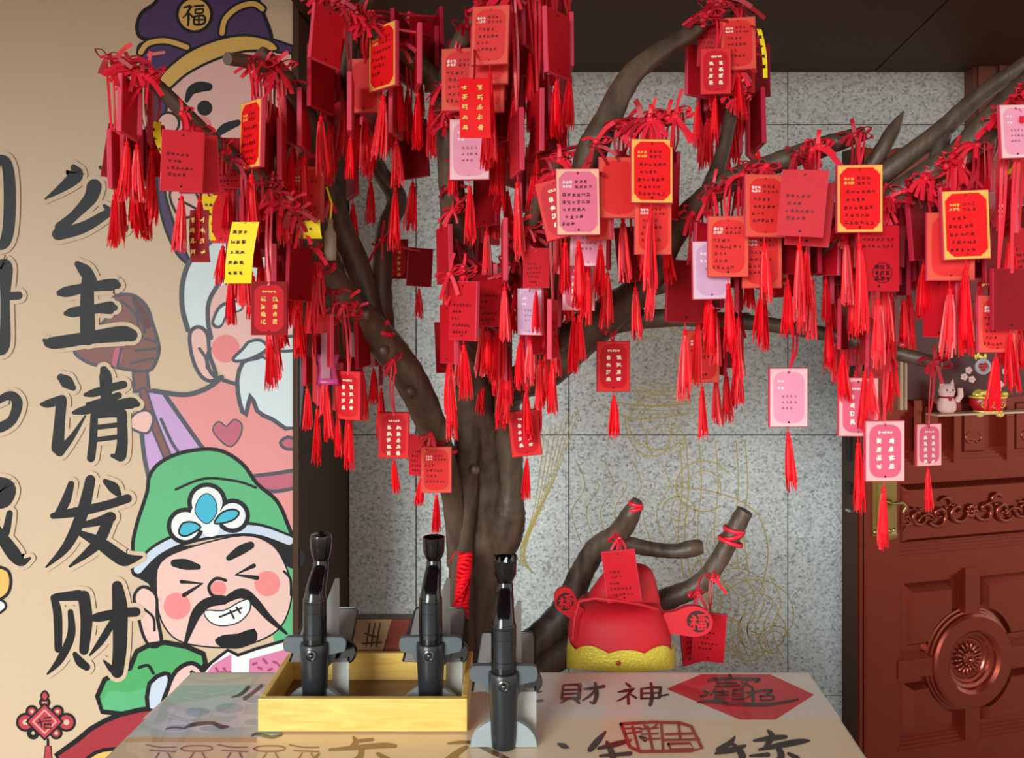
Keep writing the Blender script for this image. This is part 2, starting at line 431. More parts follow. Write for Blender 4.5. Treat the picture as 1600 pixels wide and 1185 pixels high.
# gourd staff
f.F([(176,466),(206,461),(228,478),(238,505),(248,540),(245,562),(232,580),(200,578),(180,574),(150,571),(126,560),(117,546),(140,520),(165,500)], 'brown', 11, 4, 'grey', 5)
f.F([(206,463),(226,482),(236,510),(226,512),(214,490)], 'dbrown', 12, 3); f.F([(180,545),(192,548),(186,572),(176,570)], 'rose', 12, 3)
for st in ([(190,470),(212,492),(218,520)], [(215,525),(245,535)], [(212,548),(246,545)], [(205,568),(240,560)], [(190,545),(184,572)], [(208,470),(222,500),(226,520)]): f.S(st, 'grey', 13, 4)
f.F([(208,582),(230,580),(232,604),(236,612),(208,612),(210,604)], 'brown', 12, 0, 'grey', 5)
f.S([(224,612,15),(240,660,15),(262,714,15)], 'grey', 14); f.S([(224,612,8),(240,660,8),(262,714,8)], 'brown', 15)
f.F([(200,662),(214,645),(232,642),(240,655),(232,676),(214,674)], 'pink', 16, 4, 'grey', 4)
f.done('white_beard_figure')
# --- green-hat figure
f = Fig()
f.F([(452,846),(466,840),(466,1005),(430,1010),(420,960)], 'green', 16, 0)
f.F([(230,770),(234,744),(252,722),(290,706),(340,703),(378,724),(402,756),(432,782),(448,815),(454,846),(400,830),(330,834),(270,852),(222,880),(208,858),(214,820)], 'green', 17, 4, 'black', 6)
f.S([(275,765),(320,748),(370,752),(400,762)], 'black', 18, 4)
f.F([(214,902),(240,872),(262,856),(430,838),(456,850),(448,884),(424,856),(300,862),(252,885),(248,938),(232,912)], 'black', 18, 0)
f.F([(246,925),(252,880),(300,856),(380,838),(424,852),(446,886),(455,925),(446,965),(425,990),(380,1008),(330,1010),(280,1000),(254,970)], 'skin2', 19, 4, 'black', 5)
f.S([(216,892),(244,862),(285,842),(340,830),(400,828),(452,846)], 'black', 20, 22); f.S([(216,890),(244,862),(285,842),(340,830),(400,828),(452,845)], 'band', 21, 13)
f.F([(210,932),(224,917),(244,930),(246,965),(252,1004),(236,1010),(224,992),(216,960)], 'skin2', 20, 4, 'black', 5); f.S([(226,952),(240,965),(242,985)], 'black', 22, 4)
f.D(460, 872, 15, 'skin2', 20, 'black', 4); f.S([(444,893),(454,905),(455,930)], 'black', 21, 4)
for x, y, r in ((290,822,26), (324,785,28), (322,800,26), (364,806,24)): f.disc(x, y, r + 3, mpm, 22, ci['black'])
for x, y, r in ((290,822,22), (324,785,24), (322,806,24), (364,806,20), (330,825,14)): f.disc(x, y, r, mpm, 23, ci['white'])
f.F([(280,832),(286,818),(302,816),(314,824),(300,834),(288,838)], 'blue', 24, 4, 'black', 3); f.F([(323,818),(306,800),(312,780),(324,772),(336,782),(338,802)], 'blue', 24, 4, 'black', 3); f.F([(336,818),(346,802),(364,796),(374,802),(362,814)], 'blue', 24, 4, 'black', 3)
f.S([(273,880,12),(290,882,17),(310,886,9)], 'black', 22); f.S([(358,872,9),(376,860,15),(392,852,12)], 'black', 22)
f.S([(284,909,6),(316,912,7),(288,930,7)], 'black', 22, k=1); f.S([(397,884,7),(369,898,7),(402,903,7)], 'black', 22, k=1)
f.D(277, 947, 21, 'blush', 22); f.D(418, 912, 20, 'blush', 22); f.D(342, 920, 12, 'blush', 22)
f.S([(353,907),(338,904),(327,916),(332,930),(350,933)], 'black', 23, 5)
f.S([(350,938,14),(325,942,16),(308,958,16),(297,985,10),(288,1012,4)], 'black', 23); f.S([(352,938,10),(378,927,16),(398,940,14),(420,965,10),(448,990,4)], 'black', 23)
f.F([(321,955),(350,955),(374,942),(389,938),(389,955),(372,972),(346,977),(328,970)], 'white', 24, 3, 'black', 4)
for st in ([(344,964),(378,950)], [(360,954),(366,966)], [(370,949),(376,958)]): f.S(st, 'black', 26, 3)
f.F([(336,1000),(350,992),(372,990),(398,982),(402,1000),(385,1010),(368,1014),(345,1011)], 'black', 23, 2)
f.F([(160,1112),(164,1062),(204,1044),(214,1018),(258,1004),(318,1022),(312,1052),(272,1060),(270,1112)], 'dgreen', 20, 2, 'black', 8)
f.F([(170,1080),(200,1082),(240,1070),(262,1060),(262,1112),(165,1112)], 'green', 20.6, 2)
f.S([(218,1043),(232,1040),(240,1052)], 'black', 22, 5)
f.F([(234,1068),(258,1052),(266,1062),(256,1106),(232,1108)], 'band', 23, 2, 'black', 7)
f.F([(262,1078),(276,1048),(300,1036),(318,1050),(324,1080),(318,1112),(258,1108)], 'skin2', 24, 3, 'black', 7); f.S([(300,1050),(312,1058)], 'black', 26, 6)
f.F([(308,1062),(330,1036),(356,1016),(372,1024),(400,1014),(448,1000),(466,1006),(466,1092),(330,1092)], 'white', 25, 0, 'black', 5)
f.F([(316,1060),(334,1038),(362,1022),(362,1092),(330,1092)], 'book', 26, 0); f.F([(390,1030),(448,1014),(466,1018),(466,1092),(388,1092)], 'book', 26, 0)
for q in range(9): f.S([(396 + q*8, 1038 - (q % 3)*4 + q % 2*9), (401 + q*8, 1036 + (q % 2)*9)], 'dpink', 27, 4)
for q in range(4): f.S([(338 + q*6, 1044 + q % 2*8), (342 + q*6, 1050)], 'dpink', 27, 4)
f.F([(100,1200),(122,1156),(165,1126),(215,1110),(300,1100),(420,1096),(420,1200)], 'red', 21.6, 2, 'black', 8)
f.F([(136,1200),(150,1176),(190,1170),(240,1176),(250,1200)], 'gold', 23.2, 3, 'black', 6)
f.done('green_hat_figure')
# --- knot ornament and ingot
f = Fig()
for x, y, r in ((40,1129,13),(104,1129,13),(50,1112,8),(90,1112,8),(52,1146,8),(88,1146,8),(70,1098,7)): f.D(x, y, r, 'kred', 2, 'black', 4); f.D(x, y, r*0.35, 'cream', 3)
f.F([(70,1096),(76,1088),(70,1080),(64,1088)], 'kred', 3, 3, 'black', 3)
f.F([(70,1100),(98,1128),(70,1156),(42,1128)], 'kred', 4, 0, 'black', 4); f.F([(70,1108),(90,1128),(70,1148),(50,1128)], 'coral', 5, 0); f.F([(70,1112),(86,1128),(70,1144),(54,1128)], 'kred', 6, 0)
for st in ([(62,1124),(66,1136)], [(60,1130),(68,1127)], [(70,1122),(80,1121)], [(71,1127),(79,1127)], [(70,1132),(80,1132),(80,1138),(70,1138),(70,1132)]): f.S(st, 'black', 7, 2.2, 1)
f.S([(75,1156),(75,1166)], 'black', 3, 4); f.F([(72,1166),(79,1166),(82,1200),(68,1200)], 'kred', 4, 0, 'black', 3)
f.done('knot_ornament'); f = Fig()
f.F([(-12,890),(10,890),(17,905),(14,925),(2,936),(-12,936)], 'gold', 2, 3, 'black', 5); f.F([(-12,938),(6,940),(8,952),(-12,962)], 'white', 2, 3, 'black', 4)
f.done('ingot_print')
# --- brush lettering, one mesh per character
CH = {
 'gong': [[(116,262,10),(120,274,22),(100,292,15),(72,311,3)], [(148,292,24),(142,310,21),(118,336,15),(95,356,18)], [(92,366,20),(130,356,18),(165,336,14),(186,322,7)], [(158,262,6),(178,278,13),(208,302,17),(216,312,8)], [(164,322,6),(180,338,15),(194,356,16)]],
 'zhu': [[(122,413,10),(134,424,20),(145,438,15)], [(94,458,10),(106,456,17),(140,449,15),(176,445,19),(184,446,12)], [(104,490,8),(116,488,16),(150,483,15),(174,481,20),(180,481,10)], [(138,436,19),(137,470,22),(138,528,24)], [(70,532,6),(84,536,19),(140,528,20),(190,522,25),(206,524,20)]],
 'qing': [[(96,590,12),(105,597,20),(115,606,10)], [(66,632,6),(76,631,13),(98,624,14)], [(97,626,17),(94,660,17),(91,700,20)], [(94,706,15),(114,682,9),(134,650,3)],
          [(134,617,6),(148,614,13),(178,605,13),(194,601,12)], [(138,632,7),(160,628,12),(186,618,11)], [(116,645,6),(134,641,14),(176,634,14),(206,630,18),(216,632,8)], [(163,578,12),(166,592,20),(167,640,15)],
          [(148,650,12),(146,690,13),(143,716,13)], [(147,650,10),(170,646,13),(188,645,15)], [(191,646,16),(192,690,17),(189,712,19)], [(188,715,12),(176,712,6)], [(152,668,8),(184,664,8)], [(152,687,8),(184,683,8)]],
 'fa': [[(112,756,10),(104,782,15),(92,804,13)], [(84,806,10),(120,800,15),(165,790,14),(200,779,14)], [(142,750,16),(130,800,19),(106,852,15),(73,886,3)], [(165,752,8),(178,762,17),(186,772,10)], [(122,822,8),(150,816,13),(174,808,17)], [(172,808,17),(152,850,17),(110,885,4)], [(124,832,8),(156,848,19),(190,872,22),(204,874,16),(222,870,4)]],
 'cai': [[(85,934,11),(91,960,14),(92,1014,12)], [(88,933,12),(124,930,17)], [(132,932,19),(136,970,19),(132,1016,15)], [(111,956,9),(112,992,13),(95,1030,12),(75,1053,3)], [(118,1022,8),(126,1034,14),(136,1042,12)],
         [(140,967,6),(156,964,15),(188,958,15),(213,956,15)], [(184,916,17),(188,950,24),(188,1010,22),(184,1050,19)], [(184,1051,14),(174,1044,10),(163,1032,3)], [(178,970,11),(160,1000,11),(141,1024,3)]],
 'edge_a': [[(-8,250,14),(10,254,17),(16,290,19),(15,350,19),(8,380,17),(-6,388,6)]],
 'edge_b': [[(4,412,14),(10,420,22),(9,470,15),(8,540,17),(-6,552,6)], [(10,464,12),(30,462,13)]],
 'edge_c': [[(-8,630,10),(16,618,14),(28,630,17),(20,656,15),(2,668,16),(-10,670,10)]],
 'edge_d': [[(-8,752,16),(12,762,26),(8,782,22),(-8,790,12)], [(-12,852,14),(8,836,13),(16,802,10)], [(-8,822,14),(20,862,22),(34,878,14),(48,872,4)]],
}
for k_, sts in CH.items():
    f = Fig()
    for i, st in enumerate(sts):
        f.stroke(st, mpm, 30, ci['cream'], grow=13)
        f.stroke(st, mpm, 32 + 0.15*i, ci['black'])
    f.done('brush_character')

# ================================================================= DOOR (open leaf)
TH = 14.0
du = Vector((math.cos(R(TH)), math.sin(R(TH)), 0)); dn = Vector((math.sin(R(TH)), -math.cos(R(TH)), 0))   # dn toward camera
D0 = Vector(((1340 - 800) / F * 2.5, 2.5, 0))
def duv(px, py):
    k = (px - 800) / F
    u = (k * D0.y - D0.x) / (du.x - du.y * k)
    D = D0.y + du.y * u
    return u, EYE - (py - HZ) / F * D
def DP(u, z, n=0.0): return D0 + du * u + dn * n + Vector((0, 0, z))
M_DOOR = mat('copper_door', s2l(128, 46, 30), 0.27, 0.75, 0.10, 12, 0, 0.4)
M_DOORE = mat('door_edge', s2l(62, 40, 34), 0.4, 0.3)
M_BRASS = mat('aged_brass', s2l(150, 128, 78), 0.3, 0.85, 0.15, 50)
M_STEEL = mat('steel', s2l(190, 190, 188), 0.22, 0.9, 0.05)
M_DARKM = mat('dark_slot', s2l(24, 20, 18), 0.5)
door = tag(empty('door_1', D0 + du * 0.4), 'open copper-brown carved door leaf with brass lock plate', kind='structure')
def dpart(m, name, mats, smooth=False, sa=None):
    o = m.build(name, mats, fix=True)
    if sa: smooth_by_angle(o, sa)
    return part_at(o, door)
def dbox(m, u0, u1, z0, z1, n0, n1, mi=0):
    vv = [DP(u, z, n) for n in (n0, n1) for u, z in ((u0, z0), (u1, z0), (u1, z1), (u0, z1))]
    m.add(vv, [(0,1,2,3),(7,6,5,4),(0,4,5,1),(1,5,6,2),(2,6,7,3),(3,7,4,0)], mi)
W = 0.90
_, ZT = duv(1372, 232)
m = MB(); dbox(m, 0, W, 0.02, ZT, -0.075, -0.028); dpart(m, 'leaf_core', [M_DOOR])
m = MB(); dbox(m, -0.002, 0, 0.02, ZT, -0.075, 0.0); dpart(m, 'leaf_edge', [M_DOORE])
# stiles and rails (proud)
us = duv(1402, 800)[0]
def zpx(py): return duv(1420, py)[1]
m = MB(); dbox(m, 0, us, 0.02, ZT, -0.028, 0); dpart(m, 'stile', [M_DOOR])
m = MB()
for a, b, n in ((0.003, 0.014, 0.006), (0.017, 0.024, 0.010), (0.026, 0.031, 0.005)): dbox(m, a, b, 0.02, ZT, 0, n)
dpart(m, 'stile_moulding', [M_DOOR])
m = MB(); dbox(m, W - us, W, 0.02, ZT, -0.028, 0); dpart(m, 'stile', [M_DOOR])
rails = [(232, 300), (722, 745), (868, 896), (1172, 1230)]
for a, b in rails:
    m = MB(); dbox(m, us, W - us, zpx(b), zpx(a), -0.028, 0); dpart(m, 'rail', [M_DOOR])
def frame(u0, u1, z0, z1, steps):
    """stepped moulding running round inside the rectangle"""
    m = MB()
    for w0, w1, n in steps:
        for (a, b, c, d) in ((u0+w0, u1-w0, z0+w0, z0+w1), (u0+w0, u1-w0, z1-w1, z1-w0), (u0+w0, u0+w1, z0+w1, z1-w1), (u1-w1, u1-w0, z0+w1, z1-w1)):
            dbox(m, a, b, c, d, -0.028, n)
    dpart(m, 'panel_moulding', [M_DOOR])
def raised(u0, u1, z0, z1, n, bev=0.016):
    m = MB()
    lo = [DP(*q, -0.028) for q in ((u0, z0), (u1, z0), (u1, z1), (u0, z1))]
    hi = [DP(*q, n) for q in ((u0+bev, z0+bev), (u1-bev, z0+bev), (u1-bev, z1-bev), (u0+bev, z1-bev))]
    m.add(lo + hi, [(4,5,6,7)] + [(i, (i+1) % 4, 4+(i+1) % 4, 4+i) for i in range(4)])
    dpart(m, 'raised_panel', [M_DOOR])
ST3 = [(0, 0.010, -0.006), (0.010, 0.020, -0.013), (0.020, 0.028, -0.020)]
# carved frieze panel
za, zb = zpx(868), zpx(745)
frame(us, W - us, za, zb, ST3); raised(us + 0.032, W - us - 0.032, za + 0.034, zb - 0.032, -0.008)
m = MB(); cu, cz = W / 2, (za + zb) / 2
def scroll(c, r0, r1, a0, a1, sgn, rad=0.006):
    pts = []
    for i in range(19):
        t = i / 18; a = a0 + (a1 - a0) * t; r = r0 + (r1 - r0) * t
        pts.append(DP(c[0] + sgn * r * math.cos(a), c[1] + r * math.sin(a), -0.002))
    m.tube(pts, [rad * (0.55 + 0.9 * math.sin(math.pi * (0.15 + 0.8 * i / 18))) for i in range(19)], 7)
H = (zb - za) * 0.5
for s in (-1, 1):
    scroll((cu + s*0.055, cz), 0.040, 0.010, R(200), R(560), s); scroll((cu + s*0.135, cz - 0.006), 0.042, 0.008, R(-30), R(-400), s)
    scroll((cu + s*0.215, cz - 0.004), 0.036, 0.006, R(190), R(520), s, 0.005); scroll((cu + s*0.10, cz + 0.028), 0.030, 0.012, R(20), R(200), s, 0.0045)
    scroll((cu + s*0.175, cz - 0.034), 0.040, 0.03, R(20), R(150), s, 0.004)
    for q in range(9):
        a = q * 0.7
        m.ellip(DP(cu + s*(0.05 + q*0.026), cz + 0.026*math.sin(a*1.7), -0.001), (0.008, 0.006, 0.005), 7, 5)
    for q in range(4):
        m.tube([DP(cu + s*(0.235 + q*0.006), cz - 0.03, -0.004), DP(cu + s*(0.262 + q*0.004), cz + 0.012 - q*0.02, -0.001)], [0.006, 0.002], 6)
for q in range(8): m.ellip(DP(cu + 0.017*math.cos(q*0.785), cz + 0.017*math.sin(q*0.785), 0), (0.009, 0.006, 0.009), 7, 5)
m.ellip(DP(cu, cz, 0.003), (0.010, 0.008, 0.010), 8, 6)
dpart(m, 'scroll_carving', [M_DOOR], sa=60)
# lower panel: cross of bars, four corner panels and a ringed rosette
za, zb = zpx(1172), zpx(896)
frame(us, W - us, za, zb, ST3)
cz = duv(1522, 1032)[1]; cu = W / 2
RO = 0.165
def Mdoor(u, z, n):
    T = Matrix.Identity(4)
    for i in range(3): T[i][0] = du[i]; T[i][1] = (0, 0, 1)[i]; T[i][2] = dn[i]; T[i][3] = DP(u, z, n)[i]
    return T
for s in (-1, 1):
    for q in (-1, 1):
        # corner panel with a concave inner corner
        u_o = cu + s*(W/2 - us - 0.045); z_o = (zb if q > 0 else za) - q*0.045
        u_i, z_i = cu + s*0.062, cz + q*0.062
        base = [(u_o, z_o), (u_i, z_o)]
        Rr = RO + 0.022
        a0 = math.asin(min(1, 0.062 / Rr)); a1 = math.pi/2 - a0
        arc = [(cu + s*Rr*math.sin(a0 + (a1-a0)*t/8), cz + q*Rr*math.cos(a0 + (a1-a0)*t/8)) for t in range(9)]
        ring = base[:1] + [base[1]] + arc + [(u_o, z_i)]
        ctr = (sum(p[0] for p in ring)/len(ring), sum(p[1] for p in ring)/len(ring))
        inn = [(ctr[0] + (p[0]-ctr[0])*0.80, ctr[1] + (p[1]-ctr[1])*0.80) for p in ring]
        m = MB(); n = len(ring)
        m.add([DP(*p, -0.028) for p in ring] + [DP(*p, -0.004) for p in inn], [(i, (i+1) % n, n+(i+1) % n, n+i) for i in range(n)])
        tr_ = tessellate_polygon([[Vector((*p, 0)) for p in inn]]); m.add([DP(*p, -0.004) for p in inn], tr_)
        dpart(m, 'corner_panel', [M_DOOR])
for (u0, u1, z0, z1) in ((cu-0.030, cu+0.030, cz+RO-0.02, zb), (cu-0.030, cu+0.030, za, cz-RO+0.02), (us, cu-RO+0.02, cz-0.030, cz+0.030), (cu+RO-0.02, W-us, cz-0.030, cz+0.030)):
    m = MB()
    for gq in range(4): dbox(m, u0 - 0.004*gq, u1 + 0.004*gq, z0 - 0.0*gq, z1, -0.028, 0.004 - 0.007*gq) if u1 - u0 < 0.07 else dbox(m, u0, u1, z0 - 0.004*gq, z1 + 0.004*gq, -0.028, 0.004 - 0.007*gq)
    dpart(m, 'cross_bar', [M_DOOR])
m = MB()
m.lathe([(RO+0.012, -0.03), (RO+0.012, -0.014), (RO+0.006, -0.012), (RO+0.004, -0.004), (RO-0.002, -0.002), (RO-0.004, 0.008), (RO-0.012, 0.014), (0.108, 0.014), (0.098, 0.006), (0.094, -0.004),
         (0.084, -0.008), (0.080, -0.014), (0.072, -0.016), (0.068, -0.020), (0.001, -0.020)], 56, 0, Mdoor(cu, cz, 0))
dpart(m, 'rosette_ring', [M_DOOR], sa=25)
m = MB(); Tm = Mdoor(cu, cz, -0.016)
for i in range(18):
    a = i * 2 * math.pi / 18
    m.ellip((0, 0, 0), (0.017, 0.006, 0.006), 8, 6, 0, Tm @ Matrix.Rotation(a, 4, 'Z') @ Matrix.Translation((0.042, 0, 0.004)))
m.ellip((0, 0, 0), (0.026, 0.026, 0.008), 14, 7, 0, Tm @ Matrix.Translation((0, 0, 0.004)))
m.ellip((0, 0, 0), (0.012, 0.012, 0.012), 12, 7, 0, Tm @ Matrix.Translation((0, 0, 0.010)))
for i in range(10):
    a = i * 2 * math.pi / 10; m.ellip((0, 0, 0), (0.006, 0.004, 0.005), 6, 5, 0, Tm @ Matrix.Rotation(a, 4, 'Z') @ Matrix.Translation((0.021, 0, 0.009)))
dpart(m, 'rosette', [M_DOOR], sa=50)
# row of small carved panels above the frieze
za, zb = zpx(722), zpx(640)
frame(us, W - us, za, zb, ST3)
for k, (a, b) in enumerate(((1432, 1476), (1494, 1548), (1576, 1640))):
    u0, u1 = duv(a, 680)[0], duv(b, 680)[0]
    raised(u0 + 0.02, u1 - 0.012, za + 0.012, zb + 0.02, 0.0, 0.014)
    m = MB(); dbox(m, u0 - 0.018, u0 + 0.012, za - 0.01, zb + 0.03, -0.028, 0.01); dpart(m, 'pilaster', [M_DOOR])
    m = MB(); cc = ((u0 + u1) / 2, (za + zb) / 2)
    scroll((cc[0] - 0.014, cc[1] - 0.02), 0.022, 0.006, R(90), R(400), 1, 0.004); scroll((cc[0] + 0.014, cc[1] - 0.02), 0.022, 0.006, R(90), R(400), -1, 0.004)
    dpart(m, 'small_carving', [M_DOOR], sa=60)
# upper glazed / recessed panel with steel strips standing in for highlights on its moulding
za, zb = zpx(640), zpx(300)
frame(us, W - us, za, zb, ST3)
m = MB(); dbox(m, us + 0.03, W - us - 0.03, za + 0.03, zb - 0.03, -0.028, -0.022); dpart(m, 'upper_panel', [mat('dark_red_panel', s2l(74, 18, 20), 0.35)])
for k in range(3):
    m = MB(); z = zpx(316 + 9*k); dbox(m, us + 0.03, W - us - 0.03, z - 0.005, z + 0.005, -0.022, 0.004); dpart(m, 'highlight_strip', [M_STEEL])
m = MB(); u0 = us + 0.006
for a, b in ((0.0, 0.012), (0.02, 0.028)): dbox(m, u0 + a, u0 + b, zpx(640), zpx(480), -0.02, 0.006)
dpart(m, 'cream_strip', [mat('cream_strip', s2l(200, 165, 135), 0.4)])  # two cream strips along the inner side of the stile
# lock plate, lever and edge bolts
u0, u1 = duv(1362, 780)[0], duv(1399, 780)[0]
m = MB(); z0, z1 = duv(1380, 836)[1], duv(1380, 690)[1]
dbox(m, u0, u1, z0, z1, 0, 0.006); dbox(m, u0+0.012, u1-0.012, z0+0.03, z1-0.02, 0.006, 0.014)
for q in range(5): m.ellip(DP(u0 + (u1-u0)*(q+0.5)/5, z0 + 0.012, 0.008), (0.008, 0.005, 0.009), 7, 5)
m.ellip(DP((u0+u1)/2, z0, 0.003), ((u1-u0)/2, 0.004, 0.02), 12, 6)
lp = dpart(m, 'lock_plate', [M_BRASS], sa=40)
m = MB(); zc = duv(1385, 782)[1]
m.tube([DP((u0+u1)/2, zc, 0.005), DP((u0+u1)/2, zc, 0.045)], 0.009, 10)
m.tube([DP((u0+u1)/2 - 0.004, zc, 0.042), DP((u0+u1)/2 + 0.03, zc + 0.002, 0.05), DP((u0+u1)/2 + 0.045, zc - 0.012, 0.05), DP((u0+u1)/2 + 0.03, zc - 0.03, 0.048)], 0.006, 8)
dpart(m, 'door_handle', [M_BRASS], sa=50)
for py, h in ((700, 22), (765, 9), (800, 2), (640, 14)):
    z = EYE - (py - HZ) / F * 2.52
    m = MB(); vv = [D0 + Vector((0, 0, z)) + dn * (-0.055) , ]
    hh = h / F * 2.52
    Mx = Matrix.Identity(4)
    for i in range(3): Mx[i][0] = -du[i]; Mx[i][1] = dn[i]; Mx[i][2] = (0, 0, 1)[i]; Mx[i][3] = (D0 + dn * -0.04)[i]
    m.box((0.0015, -0.012, z - hh), (0.006, 0.012, z + hh), 0, Mx)
    dpart(m, 'edge_bolt', [M_DARKM if h > 5 else M_STEEL])

# ================================================================= TABLE
ZTB = 0.75
def TPX(px, py, z=ZTB):
    D = (EYE - z) * F / (py - HZ); return Vector(((px - 800) / F * D, D, z))
mpt = lambda x, y, L: TPX(x, y, ZTB + 0.0006 + 0.0002 * L)
table = tag(empty('display_table', (0, 1.4, 0)), 'low display table topped with a glossy sheet printed with brush calligraphy', 'table')
def tmat(name, rgb, var=0.04): return mat('sheet_' + name, s2l(*rgb), 0.35, 0, var, 14, 0, 1.0)
fl_, fr_ = TPX(300, 1051), TPX(1264, 1051)
nl, nr = Vector((-0.765, 0.96, ZTB)), Vector((0.612, 0.96, ZTB))
def tparts(m, name, mats): return part_at(m.build(name, mats, fix=True), table)
m = MB(); m.extrude([nl, nr, fr_, fl_], Vector((0, 0, -0.03))); tparts(m, 'table_top', [mat('table_edge', s2l(196, 182, 168), 0.4)])
def inset(p, q, t): return p + (q - p) * t
ap = MB()
for a, b in ((nl, nr), (nr, fr_), (fr_, fl_), (fl_, nl)):
    c = (nl + nr + fr_ + fl_) / 4
    a2, b2 = inset(a, c, 0.05), inset(b, c, 0.05); d = (c - (a2 + b2) / 2).normalized() * 0.02
    ap.extrude([Vector((*v.xy, zz_)) for v, zz_ in ((a2, 0.72), (b2, 0.72), (b2, 0.64), (a2, 0.64))], Vector((d.x, d.y, 0)))
tparts(ap, 'apron', [M_BROWN])
for p in (nl, nr, fr_, fl_):
    c = (nl + nr + fr_ + fl_) / 4; q = inset(p, c, 0.06)
    m = MB(); m.tube([(q.x, q.y, 0), (q.x, q.y, 0.72)], [0.018, 0.025], 10); tparts(m, 'leg', [M_BROWN])
TC = {k: tmat(k, v) for k, v in dict(back=(224, 206, 192), front=(232, 202, 168), aqua=(182, 198, 194), aqua2=(212, 208, 218), aqua3=(164, 186, 196), ink=(46, 30, 30), red=(206, 36, 48), seal=(170, 40, 40),
      brown=(120, 78, 44), tan=(206, 160, 110), redline=(140, 62, 66), gold=(220, 196, 110)).items()}
TK = list(TC); TM = [TC[k] for k in TK]; ti = {k: i for i, k in enumerate(TK)}
m = MB()
yb = 1052.5
m.fill([(301, yb), (1263, yb), (1314, 1124), (222, 1124)], mpt, 0, ti['back'])
nlp, nrp = (-20, 1400), (1480, 1400)
def edge(yy, side):  # px of the table edge at row yy
    D = (EYE - ZTB) * F / (yy - HZ)
    A, B = (fl_, nl) if side < 0 else (fr_, nr)
    t = (A.y - D) / (A.y - B.y); X = A.x + (B.x - A.x) * t
    return X / D * F + 800
m.fill([(edge(1124, -1) + 2, 1124), (edge(1124, 1) - 2, 1124), (edge(1450, 1) - 3, 1450), (edge(1450, -1) + 3, 1450)], mpt, 0, ti['front'])
m.fill([(edge(1072, -1) + 3, 1072), (440, 1070), (440, 1152), (edge(1152, -1) + 3, 1152)], mpt, 1, ti['aqua'])
def TS(pts, col, L=3, wd=None, k=4): m.stroke([(x, y, wd) for x, y in pts] if wd else pts, mpt, L, ti[col], k=k, capn=3)
rt = random.Random(9)
for cx, cy, rx, ry in ((350, 1104, 40, 16), (390, 1090, 30, 12), (300, 1110, 34, 14), (330, 1136, 50, 9), (270, 1134, 30, 8), (390, 1126, 30, 10)):
    m.fill([(cx + rx*math.cos(a)*(1 + 0.2*math.sin(3*a + cx)), cy + ry*math.sin(a)) for a in [q*0.5236 for q in range(12)]], mpt, 2, ti['aqua2'], 3)
    m.fill([(cx + 8 + rx*0.55*math.cos(a), cy + 3 + ry*0.5*math.sin(a)) for a in [q*0.5236 for q in range(12)]], mpt, 3, ti['aqua3'], 3)
for q in range(7):
    y = 1080 + q*10
    TS([(edge(y, -1) + 22 + q*3, y), (edge(y, -1) + 62, y + 5), (edge(y, -1) + 96, y - 3)], 'aqua2', 2.5, 2)
TS([(288, 1138, 2), (300, 1133, 6), (330, 1130, 5), (345, 1136, 7), (356, 1136, 3)], 'ink', 5); TS([(258, 1140, 1), (272, 1137, 3), (290, 1139, 2)], 'ink', 5)
TS([(362, 1090, 2), (376, 1085, 5), (388, 1074, 5)], 'ink', 5); TS([(382, 1092, 6), (396, 1082, 5), (408, 1072, 5)], 'ink', 5)
TS([(393, 1150, 3), (402, 1147, 4), (424, 1152, 4), (440, 1148, 3)], 'ink', 5)
# lower left outline lettering
for q, x in enumerate((228, 282, 340, 396, 452)):
    if q % 2: TS([(x, 1170), (x + 12, 1166), (x + 40, 1166), (x + 50, 1170), (x + 38, 1174), (x + 10, 1174), (x, 1170)], 'redline', 3, 1.6)
    else: TS([(x, 1164), (x + 22, 1168), (x + 46, 1168)], 'redline', 3, 1.6); TS([(x + 6, 1173), (x + 46, 1175)], 'redline', 3, 1.6)
    TS([(x + 20, 1177), (x + 12, 1188), (x - 6, 1200)], 'redline', 3, 2); TS([(x + 34, 1177), (x + 42, 1190), (x + 54, 1200)], 'redline', 3, 2)
m.fill([(edge(1153, -1) + 4, 1153), (400, 1153), (400, 1160), (edge(1160, -1) + 4, 1160)], mpt, 1.5, ti['tan'])
# centre brush strokes in front of the tray
for st in ([(552, 1152, 3), (556, 1160, 9), (548, 1168, 5)], [(515, 1172, 4), (560, 1168, 7), (600, 1165, 8), (618, 1166, 5)], [(565, 1170, 8), (560, 1186, 10), (530, 1204, 8)], [(560, 1158, 5), (582, 1156, 5)],
           [(498, 1178, 3), (486, 1194, 8), (470, 1215, 5)], [(590, 1178, 5), (612, 1192, 10), (640, 1205, 6)], [(690, 1192, 4), (712, 1178, 9), (728, 1168, 6)], [(700, 1162, 3), (724, 1160, 5), (745, 1162, 4)], [(712, 1178, 6), (716, 1200, 10)],
           [(736, 1160, 3), (770, 1176, 7), (800, 1190, 5)]): TS(st, 'brown', 3)
